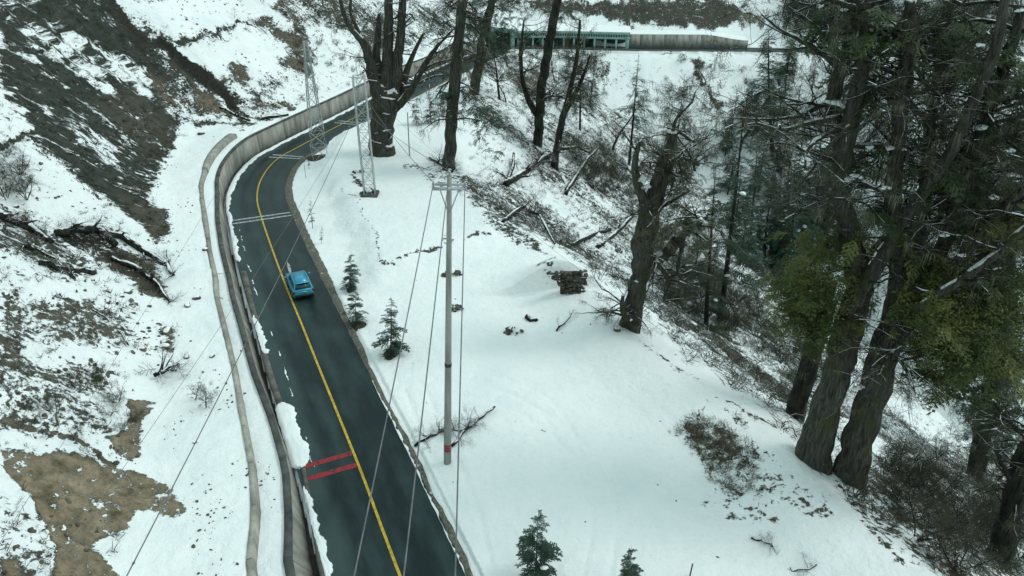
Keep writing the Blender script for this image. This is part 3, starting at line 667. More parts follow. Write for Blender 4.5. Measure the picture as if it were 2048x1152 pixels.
wall('far_retaining_wall', 'far brownish concrete retaining wall right of the green gallery', 'wall', S_GAL1 + .5, S_FW1, 3.2, c_(2.9), c_(3.05), c_(3.5), zz, fwh, M['concrete'], None)
mb = MB(); strip(mb, S_GAL1 + .6, S_FW1 - .2, c_(-6.2), c_(-3.42), 0, 1.2, 5, fz=lambda s, t: fwh(s) - .02 - .1 * t + (.55 * (1 - t)) + .05 * vnz(s, t * 3, .4)); tag(mb.build('wall_top_snow', M['snow'], smooth=True), 'snow lying behind the top of the far retaining wall', kind='stuff')
mb = MB(); strip(mb, S600 + 4, S_GAL0 - 3.5, lambda s: -float(K_(s)) - .95, lambda s: -float(K_(s)) + .03, 0, .6, 4, fz=lambda s, t: float(h1f(s)) + .06 - .1 * t + .05 * vnz(s, t * 3, .6) + (t == 0) * .02); tag(mb.build('wall_top_snow', M['snow'], smooth=True), 'snow lying along the back of the roadside wall top', kind='stuff')
# low parapet along the outer edge of the far road
mb = MB(); prism(mb, S_GAL0 + 10, S_END - 60, lambda q: [(3.1, -.3), (3.1, .35), (3.35, .35), (3.35, -.3)], 80)
tag(mb.build('parapet', M['concrete_wet'], loc=P(S_GAL1, 3.2, 0)), 'low concrete parapet on the valley side of the far road', 'parapet')
mb = MB(); strip(mb, S_GAL1 + 4, S_END - 4, lambda q: -HW, lambda q: -1.3 + .5 * vnz(q, 1, .2), 0.01, 1.0)
# ------------------------------------------------------------------ green rockfall gallery
g = empty('rockfall_gallery', P((S_GAL0 + S_GAL1) / 2, 0, 0), 'pale green avalanche gallery with open bays and snow on its flat roof', 'gallery')
L_ = S_GAL1 - S_GAL0; nb = 12; bay = L_ / nb
for i in range(nb + 1):
    s = S_GAL0 + i * bay; mb = MB(); wd = .32 if i < nb else .6
    prism(mb, s - wd, s + wd * .6, lambda q: [(2.55, -.15), (3.05, -.15), (3.05, 2.75), (2.55, 2.75)], 2); mb.build('column', M['teal'], g)
mb = MB(); prism(mb, S_GAL0 - .4, S_GAL1 + .5, lambda q: [(2.50, 2.752), (3.10, 2.752), (3.10, 3.25), (2.50, 3.25)], 24); mb.build('lintel', M['teal'], g)
mb = MB(); ns = int(L_ / .62)
for i in range(ns + 1):
    s = S_GAL0 + i * L_ / ns; prism(mb, s - .15, s + .15, lambda q: [(2.6, 3.252), (3.05, 3.252), (3.05, 3.85), (2.6, 3.85)], 2)
mb.build('slit_post', M['teal'], g, kind='stuff')
mb = MB(); prism(mb, S_GAL0 - .4, S_GAL1 + .5, lambda q: [(2.50, 3.852), (3.12, 3.852), (3.12, 4.45), (2.50, 4.45)], 24); mb.build('parapet_beam', M['teal'], g)
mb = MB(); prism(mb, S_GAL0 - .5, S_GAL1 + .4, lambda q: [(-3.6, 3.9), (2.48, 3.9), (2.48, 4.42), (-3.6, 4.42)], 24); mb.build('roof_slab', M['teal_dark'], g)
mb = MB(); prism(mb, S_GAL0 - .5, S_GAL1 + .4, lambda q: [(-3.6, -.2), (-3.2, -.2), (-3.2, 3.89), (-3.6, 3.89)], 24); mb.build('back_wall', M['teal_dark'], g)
mb = MB(); strip(mb, S_GAL0 - .6, S_GAL1 + .6, c_(-5.5), c_(2.95), 0, 1.0, 8, fz=lambda s, t: 4.40 + .32 * (1 - t) + .12 * (1 - t ** 6) + .05 * vnz(s, t * 3, .5)); mb.build('roof_snow', M['snow'], g, smooth=True)
for i in range(nb):   # parapets in the bays
    s = S_GAL0 + i * bay; mb = MB(); prism(mb, s + .35, s + bay - .35, lambda q: [(2.7, -.15), (2.9, -.15), (2.9, .55), (2.7, .55)], 2); mb.build('bay_parapet', M['concrete_wet'], g)
# portal wing wall at its left end
mb = MB(); prism(mb, S_GAL0 - 9, S_GAL0 - .6, lambda q: [(-3.7, -.2), (-3.3, -.2), (-3.3, 3.2 + 1.2 * (q - S_GAL0 + 9) / 9), (-3.7, 3.2 + 1.2 * (q - S_GAL0 + 9) / 9)], 8); mb.build('wing_wall', M['teal'], g)
mb = MB()
for dd in (-3.3, 2.55): prism(mb, S_GAL0 - 1.5, S_GAL0 - .55, lambda q: [(dd, -.2), (dd + .5, -.2), (dd + .5, 4.9), (dd, 4.9)], 2)
prism(mb, S_GAL0 - 1.49, S_GAL0 - .56, lambda q: [(-2.79, 3.9), (2.54, 3.9), (2.54, 4.9), (-2.79, 4.9)], 2)
mb.build('portal_frame', M['teal'], g)
# ------------------------------------------------------------------ templates for twigs and leaves (unit length along +x)
rg = np.random.default_rng(5)
def mk_twig(r0=.016, ns=10, sub=2, seed=1, up=.0, droop=.15):
    g_ = np.random.default_rng(seed); mb = MB()
    st = np.array([[0, 0, 0], [.35, g_.uniform(-.04, .04), .03], [.7, g_.uniform(-.06, .06), 0], [1, g_.uniform(-.08, .08), -droop]])
    mb.tube(st, [r0, r0 * .75, r0 * .45, r0 * .15], 3, False)
    for i in range(ns):
        t = .12 + .85 * i / ns; b = np.array([np.interp(t, [0, .35, .7, 1], st[:, k]) for k in range(3)])
        sgn = 1 if i % 2 else -1; L_ = (.55 - .35 * t) * g_.uniform(.7, 1.3)
        d = np.array([.55 + g_.uniform(-.2, .2), sgn * .75, g_.uniform(-.45, .35) + up]); d /= np.linalg.norm(d)
        e = b + d * L_ + [0, 0, -L_ * droop]; m_ = (b + e) / 2 + [0, 0, .04 * L_]
        mb.tube([b, m_, e], [r0 * .55, r0 * .4, r0 * .12], 3, False)
        for k in range(sub):
            tt = g_.uniform(.25, .8); b2 = b + (e - b) * tt; d2 = d + g_.uniform(-.7, .7, 3); d2 /= np.linalg.norm(d2)
            mb.tube([b2, b2 + d2 * L_ * .5 + [0, 0, -.1 * L_]], [r0 * .35, r0 * .1], 3, False)
    return mb.tpl()
TW = [mk_twig(seed=k) for k in range(3)]; TWD = [mk_twig(seed=k + 9, droop=.35, r0=.02) for k in range(2)]
def mk_bough(seed=1, nst=15, droop=.25, wd=.42, leaf=.10):
    """a spruce bough: axis, side twigs and needles set round them"""
    g_ = np.random.default_rng(seed); mb = MB()
    f = lambda t: np.array([t, 0, .06 * math.sin(t * 3) - droop * t * t])
    mb.tube([f(0), f(.5), f(1)], [.016, .01, .003], 3, False); V = []; T = []
    for i in range(nst):
        t = .12 + .88 * i / nst; b = f(t); sg = 1 if i % 2 else -1; L_ = wd * (1.05 - .75 * t) * g_.uniform(.7, 1.25)
        d = np.array([.6, sg * .8, -.15 - g_.uniform(0, .3)]); d /= np.linalg.norm(d)
        for k in range(5):
            q = b + d * L_ * (k + .5) / 5 + g_.normal(0, .012, 3)
            for a in (-1, 1):
                n_ = np.array([.7, 0, 0]) * 1 + np.array([0, a * .7, 0]) + g_.uniform(-.35, .35, 3); n_ = d * .6 + n_ * .6; n_ /= np.linalg.norm(n_)
                w_ = np.cross(n_, [0, 0, 1]) * leaf * .28 + np.array([0, 0, g_.uniform(-.3, .3) * leaf * .4]); e = q + n_ * leaf * g_.uniform(.8, 1.5)
                o = len(V); V += [q - w_, q + w_, e]; T.append((o, o + 1, o + 2))
    mb.add(V, None, T); return mb.tpl()
BG = [mk_bough(seed=k) for k in range(3)]; BGD = [mk_bough(seed=k + 5, droop=.5, nst=11, leaf=.12) for k in range(3)]
def mk_leaf(seed=1, n=70, leaf=.085, flat=.55):
    g_ = np.random.default_rng(seed); V = []; T = []
    c = g_.normal(0, 1, (9, 3)) * [.26, .26, .16]
    for i in range(n):
        q = c[i % 9] + g_.normal(0, .085, 3) * [1, 1, .7]; d = g_.normal(0, 1, 3); d[2] = -abs(d[2]) * .6; d /= np.linalg.norm(d); w_ = np.cross(d, g_.normal(0, 1, 3)); w_ *= leaf * .30 / np.linalg.norm(w_)
        e = q + d * leaf * g_.uniform(.7, 1.7); o = len(V); V += [q - w_, q + w_, e]; T.append((o, o + 1, o + 2))
    mb = MB(); mb.add(V, None, T); return mb.tpl()
LF = [mk_leaf(k) for k in range(3)]
def mk_lichen(seed=1, n=16):
    g_ = np.random.default_rng(seed); V = []; T = []
    for i in range(n):
        q = g_.uniform(-.45, .45, 3) * [1, .35, .1]; L_ = g_.uniform(.25, 1.0); e = q + [g_.uniform(-.06, .06), g_.uniform(-.06, .06), -L_]; w_ = np.array([g_.uniform(-1, 1), g_.uniform(-1, 1), 0]); w_ *= .015 / np.linalg.norm(w_)
        o = len(V); V += [q - w_, q + w_, e]; T.append((o, o + 1, o + 2))
    mb = MB(); mb.add(V, None, T); return mb.tpl()
LC = [mk_lichen(k) for k in range(2)]
def frames(D, sc, rng=RNG, roll=math.pi):
    D = np.asarray(D, float); D = D / (np.linalg.norm(D, axis=1)[:, None] + 1e-9)
    up = np.tile([0, 0, 1.], (len(D), 1)); up[np.abs(D[:, 2]) > .95] = [1, 0, 0]
    Sd = np.cross(up, D); Sd /= np.linalg.norm(Sd, axis=1)[:, None]; U = np.cross(D, Sd)
    a = rng.uniform(-roll, roll, len(D)); ca, sa = np.cos(a)[:, None], np.sin(a)[:, None]
    S2 = Sd * ca + U * sa; U2 = -Sd * sa + U * ca
    return np.stack([D, S2, U2], 2) * np.asarray(sc, float)[:, None, None]
def spray(mb, tpls, pos, D, sc, roll=math.pi):
    if not len(pos): return
    pos = np.asarray(pos); sc = np.broadcast_to(np.asarray(sc, float), (len(pos),)).copy(); Ms = frames(D, sc, roll=roll); k = RNG.integers(0, len(tpls), len(pos))
    for i, t in enumerate(tpls):
        m_ = k == i
        mb.inst(t, Ms[m_], pos[m_])
def upright(mb, tpls, pos, sc):
    if not len(pos): return
    pos = np.asarray(pos); n = len(pos); a = RNG.uniform(0, 6.283, n); Ms = np.zeros((n, 3, 3)); sc = np.broadcast_to(sc, (n,))
    Ms[:, 0, 0] = np.cos(a); Ms[:, 0, 1] = -np.sin(a); Ms[:, 1, 0] = np.sin(a); Ms[:, 1, 1] = np.cos(a); Ms[:, 2, 2] = 1
    Ms = Ms * sc[:, None, None]; k = RNG.integers(0, len(tpls), n)
    for i, t in enumerate(tpls): mb.inst(t, Ms[k == i], pos[k == i])
def ico(sub=2):
    import bmesh
    bm = bmesh.new(); bmesh.ops.create_icosphere(bm, subdivisions=sub, radius=1); V = np.array([v.co[:] for v in bm.verts]); T = np.array([[v.index for v in f.verts] for f in bm.faces]); bm.free(); return V, T
ICO2 = ico(2); ICO1 = ico(1); ICO3 = ico(3)
def blob(mb, c, size, seed=0, rough=.35, base=ICO2, R=None):
    V, T = base; g_ = np.random.default_rng(seed); o = g_.uniform(0, 50)
    n_ = fbm(V[:, 0] * 1.1 + o + V[:, 2], V[:, 1] * 1.1 + o - V[:, 2] * .7, 3, seed % 97)
    W = V * (1 + rough * n_)[:, None] * np.asarray(size); 
    a = g_.uniform(0, 6.28); Rz = np.array([[math.cos(a), -math.sin(a), 0], [math.sin(a), math.cos(a), 0], [0, 0, 1]])
    mb.add(W @ Rz.T + np.asarray(c), None, T)
# ------------------------------------------------------------------ growth
def wander(p, d, L_, n=6, jit=.18, sag=0.0, rng=RNG):
    P_ = [np.array(p, float)]; d = np.array(d, float); d /= np.linalg.norm(d)
    for i in range(n):
        d = d + rng.normal(0, jit, 3) + [0, 0, -sag]; d /= np.linalg.norm(d); P_.append(P_[-1] + d * L_ / n)
    return np.array(P_)
class Tree:
    def __init__(s): s.br = MB(); s.sp = []; s.sd = []; s.ss = []; s.lp = []; s.ls = []; s.sn = MB()
    def branch(s, p, d, L_, r, kids=4, jit=.2, sag=.02, spr=3, spsc=1.0, lich=.3, snow=.2, n=6):
        w = wander(p, d, L_, n, jit, sag); rd = r * (1 - .85 * np.linspace(0, 1, n + 1)); s.br.tube(w, rd, 5 if r > .05 else 4, False)
        tn = np.gradient(w, axis=0)
        for k in range(spr):
            t = RNG.uniform(.35, 1) * n if k else n; i = int(min(t, n - .001)); q = w[i] + (w[i + 1] - w[i]) * (t - i); dd = tn[i] / np.linalg.norm(tn[i]) + RNG.normal(0, .55, 3)
            s.sp.append(q); s.sd.append(dd); s.ss.append(spsc * RNG.uniform(.6, 1.3))
            if RNG.random() < lich: s.lp.append(q); s.ls.append(spsc * RNG.uniform(.5, 1.1))
        if snow and RNG.random() < snow:
            i0 = RNG.integers(1, n - 1); seg = w[i0:i0 + 3]
            if abs(tn[i0][2]) < .6 * np.linalg.norm(tn[i0]): sg = [w[i0] + (w[i0 + 1] - w[i0]) * tt for tt in (0, .2, .45, .7, .9)]; s.sn.tube(np.array(sg) + [0, 0, rd[i0] * .7 + .01], (rd[i0] * .65 + .012) * RNG.uniform(.3, 1.1, 5), 5, True, .5, int(RNG.integers(1e6)))
        for k in range(kids):
            i = int(RNG.integers(1, n)); dd = tn[i] / np.linalg.norm(tn[i]) + RNG.normal(0, .6, 3)
            s.branch(w[i], dd, L_ * RNG.uniform(.3, .6), rd[i] * .6, max(0, kids - 3), jit, sag, max(2, spr - 1), spsc, lich, snow * .6, 4)
        return w
    def finish(s, root, bm='bark_dark', tm='twig', tpl=TW, lm='lichen', k=1.0):
        if s.br.V: s.br.build('branches', M[bm], root, kind='stuff')
        if s.sp:
            mb = MB(); spray(mb, tpl, s.sp, s.sd, np.array(s.ss) * k); mb.build('twigs', M[tm], root, kind='stuff')
        if s.lp and lm:
            mb = MB(); upright(mb, LC, s.lp, np.array(s.ls)); mb.build('hanging_lichen', M[lm], root, kind='stuff')
        if s.sn.V: s.sn.build('branch_snow', M['snow'], root, kind='stuff', smooth=True)
def pline(pts, Y0, sink=True):
    """pixel polyline with radii in pixels -> points and radii in metres; 4th value: metres nearer(-)/farther(+) than the foot"""
    P_, R_ = [], []
    for k, p in enumerate(pts):
        q = aty(p[0], p[1], Y0 + (p[3] if len(p) > 3 else 0)); P_.append(q); R_.append(p[2] * depth(q) / F)
    P_ = np.array(P_); R_ = np.array(R_)
    t = np.linspace(0, len(P_) - 1, (len(P_) - 1) * 4 + 1); i = np.arange(len(P_))
    Q = np.stack([np.interp(t, i, P_[:, k]) for k in range(3)], 1); Rr = np.interp(t, i, R_)
    Q[1:-1] = (Q[:-2] + 2 * Q[1:-1] + Q[2:]) / 4; Q[1:-1] = (Q[:-2] + 2 * Q[1:-1] + Q[2:]) / 4
    Q[1:-1] += RNG.normal(0, 1, (len(Q) - 2, 3)) * Rr[1:-1, None] * .10
    if sink: Q = np.vstack([Q[0] - [0, 0, 3.0], Q]); Rr = np.r_[Rr[0] * 1.12, Rr]
    return Q, Rr
def bark_tube(mb, Q, Rr, n=26):
    """furrowed, fluted bole: rings resampled and pushed in and out by ridges that run up the trunk"""
    L_ = np.r_[0, np.cumsum(np.linalg.norm(np.diff(Q, axis=0), axis=1))]; m = int(min(90, max(12, L_[-1] / .22))); l = np.linspace(0, L_[-1], m)
    Q2 = np.stack([np.interp(l, L_, Q[:, k]) for k in range(3)], 1); R2 = np.interp(l, L_, Rr); tan = np.gradient(Q2, axis=0); tan /= np.linalg.norm(tan, axis=1)[:, None]
    a = np.cross(tan, [1., .2, 0]); a /= np.linalg.norm(a, axis=1)[:, None]; b = np.cross(tan, a); th = np.arange(n) / n * 2 * math.pi; o = RNG.uniform(0, 90)
    cx, sx = np.cos(th)[None] * 2.2, np.sin(th)[None] * 2.2; ll = l[:, None]
    rid = fbm(cx * 1.6 + o + ll * .12 + 0 * sx, sx * 1.6 + ll * .10 - o, 4, 7); lob = fbm(cx * .5 + o + ll * .25, sx * .5 + ll * .2, 3, 9); kn = fbm(cx * .6 + ll * .9 + o, sx * .6 - ll * .8, 3, 13)
    foot = np.exp(-np.maximum(ll - 3.0, 0) / (.5 + .4 * R2[0])) * .30
    rr = R2[:, None] * (1 + .20 * rid + (.16 + foot * .5) * lob + .12 * kn + foot * .35)
    V = Q2[:, None] + rr[..., None] * (np.cos(th)[None, :, None] * a[:, None] + np.sin(th)[None, :, None] * b[:, None]); V = V.reshape(-1, 3)
    i = np.arange(m - 1)[:, None] * n + np.arange(n)[None]; j = np.arange(m - 1)[:, None] * n + (np.arange(n)[None] + 1) % n
    V = np.vstack([V, Q2[-1]]); T = [(m * n, (m - 1) * n + k, (m - 1) * n + (k + 1) % n) for k in range(n)]
    mb.add(V, np.stack([i, j, j + n, i + n], -1).reshape(-1, 4), T)
def old_tree(label, base, boles, limbs=(), nsub=30, sub=(1.5, 4), tm='twig', lich=.35, spsc=1.1, kids=3, bm='bark', foliage=(), name='old_tree', cat='tree', clumps=(), snowp=.25, lowcut=.25, upb=.1, jit=.2, sag=.02):
    b = hit(*base); Y0 = b[1]; root = empty(name, b, label, cat); T_r = Tree(); starts = []
    for bl in boles:
        Q, Rr = pline(bl, Y0, bl is boles[0] or len(bl[0]) > 4); mb = MB(); bark_tube(mb, Q, Rr)
        mb.build('trunk', M[bm], root, smooth=True); k0 = int(len(Q) * lowcut); starts.append((Q[k0:], Rr[k0:]))
    for lb in limbs:
        Q, Rr = pline(lb, Y0, False); mb = MB(); mb.tube(Q, Rr, 7, True, .15, int(RNG.integers(1e6))); mb.build('limb', M[bm], root, smooth=True)
        starts.append((Q, Rr)); starts.append((Q, Rr))
        if RNG.random() < snowp * 2:
            for _ in range(2):
                i = int(RNG.integers(1, max(2, len(Q) - 4))); T_r.sn.tube(Q[i:i + 4] + np.array([0, 0, 1]) * (Rr[i:i + 4, None] * .8), Rr[i:i + 4] * [.4, .8, .8, .3][:len(Rr[i:i + 4])], 6, True, .4, int(RNG.integers(1e6)))
    for k in range(nsub):
        Q, Rr = starts[int(RNG.integers(len(starts)))]; i = int(RNG.integers(0, len(Q))); a = RNG.uniform(0, 6.283); d = np.array([math.cos(a), math.sin(a), RNG.uniform(-.25, .45) + upb])
        L_ = RNG.uniform(*sub); T_r.branch(Q[i], d, L_, min(Rr[i] * .5, .035 + L_ * .018), kids, jit, sag, 3, spsc, lich, snowp)
    T_r.finish(root, bm='bark_dark', tm=tm)
    for mt, tpl_, items in foliage:
        mb = MB(); pos = []; sc = []
        for (px, py, rp, dY, n_) in items:
            c = aty(px, py, Y0 + dY); r = rp * depth(c) / F
            v = RNG.normal(0, .45, (n_, 3)) * [1, .9, .62]; pos.append(c + v * r); sc += list(RNG.uniform(.55, 1.15, n_) * min(1.1, r * .8))
        pos = np.vstack(pos)
        if tpl_ is LF: upright(mb, LF, pos, np.array(sc))
        else: spray(mb, tpl_, pos, RNG.normal(0, 1, (len(pos), 3)) * [1, 1, .3] + [0, 0, -.25], np.array(sc), .5)
        mb.build('foliage', M[mt], root, kind='stuff')
    for (px, py, rp, dY) in clumps:
        c = aty(px, py, Y0 + dY); r = rp * depth(c) / F; mb = MB(); [blob(mb, c + RNG.normal(0, r * .38, 3) * [1, .6, .35], np.array((r, r * .7, r * .42)) * RNG.uniform(.45, .85), int(RNG.integers(1e6)), .9) for _ in range(5)]; mb.build('snow_clump', M['snow'], root, smooth=True)
    return root
# ------------------------------------------------------------------ conifer and bare tree prototypes (local, foot at origin, height 10)
STORE = []
def conifer(H=10, r0=.16, nwh=26, per=5, bl=2.2, start=.1, sparse=0.0, mt='needle', droop=.25, tpl=None, seed=1, bm='bark_dark', name='spruce', topthin=1.0, dead=0.0, snow=.12):
    root = bpy.data.objects.new(name, None); S.collection.objects.link(root); g_ = np.random.default_rng(seed)
    mb = MB(); bend = g_.normal(0, .02 * H, 2); ctr = lambda t: np.array([bend[0] * math.sin(t * 3), bend[1] * math.sin(t * 2.3), H * t])
    ts = np.linspace(0, 1, 12); mb.tube([ctr(t) - [0, 0, .25 * (t == 0)] for t in ts], r0 * (1 - .93 * ts), 8, True, .12, seed); mb.build('trunk', M[bm], root, smooth=True)
    br = MB(); pos, D, sc = [], [], []; tp, td, tsn = [], [], []; sn = MB()
    for i in range(nwh):
        t = start + (1 - start) * ((i + g_.random() * .6) / nwh) ** .95
        L0 = bl * (1 - t) ** .75 * topthin + .10 * bl * .6
        if t < start + .12: L0 *= .6 + .4 * (t - start) / .12
        for k in range(per):
            if g_.random() < sparse: continue
            a = g_.uniform(0, 6.283); L_ = L0 * g_.uniform(.55, 1.2); c = ctr(min(t + g_.uniform(-.01, .01), .995)); d = np.array([math.cos(a), math.sin(a), .25 * t + g_.uniform(-.25, .1)])
            d /= np.linalg.norm(d); isdead = g_.random() < dead
            if isdead: tp.append(c); td.append(d); tsn.append(L_ * .8); continue
            if L_ > .9:
                e = c + d * L_ + [0, 0, -droop * L_ * .4]; br.tube([c, (c + e) / 2 + [0, 0, .05 * L_], e], [.03, .02, .006], 3, False)
                for m_ in range(3 if L_ > 1.4 else 2):
                    tt = .30 + .5 * m_ / 2; pos.append(c + (e - c) * tt); D.append(d + g_.normal(0, .35, 3)); sc.append(L_ * .62)
            else: pos.append(c); D.append(d); sc.append(L_)
            if g_.random() < snow: blob(sn, c + d * L_ * .6 + [0, 0, .04], (L_ * .2, L_ * .12, .04 + .02 * L_), int(g_.integers(1e6)), .5, ICO1)
    if br.V: br.build('branches', M[bm], root, kind='stuff')
    if pos:
        mb = MB(); spray(mb, tpl or BG, pos, D, sc, .35); mb.build('foliage', M[mt], root, kind='stuff')
    if tp:
        mb = MB(); spray(mb, TW, tp, td, tsn, 3); mb.build('dead_twigs', M['twig'], root, kind='stuff')
    if sn.V: sn.build('branch_snow', M['snow'], root, kind='stuff')
    KIDS[root.name] = list(root.children) if root.children else []
    KIDS[root.name] = [o for o in S.objects if o.parent == root]; STORE.append([root, 0, H]); return STORE[-1]
def baretree(H=8, stems=1, seed=1, bl=.42, tm='twig', nb=14, name='bare_tree', r0=.14, lich=.2, spread=.25, snow=.2, bm='bark_dark', spsc=1.1, kids=2):
    root = bpy.data.objects.new(name, None); S.collection.objects.link(root); T_r = Tree(); tr = MB()
    for k in range(stems):
        a = RNG.uniform(0, 6.283); d = np.array([math.cos(a) * spread, math.sin(a) * spread, 1]); w = wander([0, 0, -.2], d, H * RNG.uniform(.75, 1), 9, .11)
        rd = r0 * (1 - .88 * np.linspace(0, 1, 10)); tr.tube(w, rd, 6, True, .12, seed)
        for j in range(nb):
            i = int(RNG.integers(2, 10)); a = RNG.uniform(0, 6.283); T_r.branch(w[i], [math.cos(a), math.sin(a), RNG.uniform(.1, .9)], H * bl * RNG.uniform(.5, 1) * (1.15 - i / 12), rd[i] * .55, kids, .2, -.01, 3, spsc, lich, snow, 5)
    tr.build('trunk', M[bm], root, smooth=True); T_r.finish(root, tm=tm)
    KIDS[root.name] = [o for o in S.objects if o.parent == root]; STORE.append([root, 0, H]); return STORE[-1]
def put(proto, base, label, cat='tree', group=None, H=None, top=None, rz=None, loc=None, wide=1.0, _list=None):
    b = np.array(loc) if loc is not None else hit(*base)
    if top is not None:
        e = aty(top[0], top[1], b[1]); v = e - b; H = float(np.linalg.norm(v)); q = Vector(v).to_track_quat('Z', 'Y')
    else: q = Vector((RNG.normal(0, .03), RNG.normal(0, .03), 1)).to_track_quat('Z', 'Y')
    root, used, H0 = proto; k = H / H0
    if used == 0: r = root
    else:
        r = root.copy(); S.collection.objects.link(r)
        for ch in KIDS[root.name]: c = ch.copy(); S.collection.objects.link(c); c.parent = r
    proto[1] += 1
    r.location = tuple(b - [0, 0, .05]); rot = q.to_matrix() @ Matrix.Rotation(RNG.uniform(0, 6.283) if rz is None else rz, 3, 'Z'); r.rotation_euler = rot.to_euler(); r.scale = (k * wide, k * wide, k)
    for kk in ('label', 'category', 'group'):
        if kk in r: del r[kk]
    tag(r, label, cat, group)
    if _list is not None: _list.append((r, root.name.split('.')[0], H))
    return r
bpy_trees = []
# --- planted young spruces on the platform
young = [conifer(3, .04, 14, 6, .88, .10, sparse=.12, mt='needle_blue', droop=.12, seed=k + 20, name='young_spruce', snow=.05, bm='bark_grey') for k in range(4)]
def mound(root_xyz, r, parent):
    mb = MB(); blob(mb, np.array(root_xyz) + [0.15, -.1, -.05], (r, r * .8, .20), int(RNG.integers(1e6)), .25, ICO3)
    mb.build('earth_mound', M['soil'], parent)
ys = [((700,577), (701,503), 'young spruce on dark earth, farthest of the three just right of the blue car', .5, 1.15),
      ((712,648), (713,574), 'young spruce on an earth mound, middle of the three right of the blue car', .75, 1.1),
      ((781,705), (779,590), 'staked young spruce on a round mound, nearest of the three by the blue car', .72, 1.0),
      ((1072,1160), (1077,1016), 'large young spruce at the bottom edge straight below the stone wall fragment', 0, 1.0),
      ((1256,1200), (1262,1088), 'young spruce cut off by the bottom edge, to the right of the larger spruce', 0, .9),
      ((832,250), (834,196), 'young spruce behind the forked old tree, left of two side by side', 0, 1.0),
      ((862,247), (860,178), 'young spruce behind the forked old tree, taller right one of two side by side', 0, .9),
      ((887,208), (885,150), 'young spruce standing farthest back near the road bend', 0, 1.0),
      ((808,196), (806,150), 'young spruce close to the road edge behind the forked old tree', 0, 1.0)]
for i, (b_, t_, lab, mr_, wd_) in enumerate(ys):
    r = put(young[i % 4], b_, lab, 'young tree', 'young spruces planted along the road', top=t_, wide=wd_)
    if mr_:
        me_root = empty('earth_mound', tuple(r.location), 'dark earth mound at the foot of the ' + ['farthest', 'middle', 'nearest'][i] + ' young spruce right of the blue car', 'mound')
        mb = MB(); blob(mb, np.array(r.location) + [.12, -.15, -.02], (mr_, mr_ * .7, .16), i + 3, .35, ICO3); mb.build('soil', M['soil'], me_root)
        mb = MB(); pp = np.array(r.location)[None] + RNG.normal(0, mr_ * .45, (50, 3)) * [1, .8, 0] + [.1, -.1, .1]; spray(mb, [TW[0]], pp, RNG.normal(0, 1, (50, 3)) * [1, 1, .25] + [0, 0, .15], .28); mb.build('dry_stalks', M['twig_grey'], me_root, kind='stuff')
        if i:
            for a in (0.4, 2.5, 4.4):
                mb = MB(); p0 = np.array(r.location); q = p0 + [math.cos(a) * .85, math.sin(a) * .85, -.05]; mb.tube([q, p0 + [0, 0, 1.15]], .018, 4); o_ = mb.build('support_stake', M['twig_grey'], loc=q)
                tag(o_, 'thin %s wooden stake of the %s young spruce near the blue car' % ({0.4: 'right-hand', 2.5: 'left-hand', 4.4: 'front'}[a], ['', 'middle', 'nearest'][i]), 'stake', 'stakes of the young spruces')
sap = conifer(2.4, .025, 9, 4, .42, .25, mt='needle', droop=.1, seed=44, name='sapling', snow=0, sparse=.2, bm='bark_grey')
for b_, t_, lab in [((626,457), (622,391), 'thin sapling beside the road just past the white bars'), ((643,487), (645,448), 'smallest thin sapling nearer than the other beside the bend'), ((618,338), (618,300), 'tiny sapling at the foot of the left lattice tower')]:
    put(sap, b_, lab, 'sapling', 'thin saplings beside the bend', top=t_)
# --- the forked old tree beside the portal mast
old_tree('massive forked old tree with broken bole beside the square lattice mast', (765,306),
    [[(765,306,27), (763,270,23), (764,230,23), (770,195,27), (774,160,17), (776,120,11), (777,60,9), (779,0,8), (781,-60,6)],
     [(762,210,16), (756,170,11), (753,120,8), (754,75,6.5), (757,45,5), (757,26,2)],
     [(774,205,15), (792,165,13), (797,120,10), (801,70,9), (804,20,8), (808,-50,6)],
     [(760,205,13,-.5), (746,160,10,-.8), (740,125,9,-1), (728,85,7,-1), (703,62,5,-1), (688,30,4,-1), (676,-20,3,-1)]],
    [[(775,225,13,1), (800,205,11,1), (806,175,9,1), (812,140,6,1.5), (830,100,4,2), (848,65,3,2)], [(798,210,9,-1), (818,188,7,-1), (838,150,6,-1.5), (858,115,5,-2), (880,85,3,-2), (905,60,2,-2)],
     [(728,90,4,0), (716,60,4,1), (700,30,3,1), (702,-10,3,1)], [(838,150,3,-1), (862,128,2.5,-1), (905,118,2,-1)], [(806,175,4,0), (830,170,3,0), (870,150,2,0), (905,150,1.5,0)], [(745,160,5,-1), (734,140,5,-1), (740,120,3,-1)], [(790,120,4,0), (800,40,3,0), (820,25,2.4,0), (830,40,1.5,0)]],
    nsub=54, sub=(1.2, 4.2), lich=.12, spsc=.9, kids=2, snowp=.2, lowcut=.6, bm='bark')
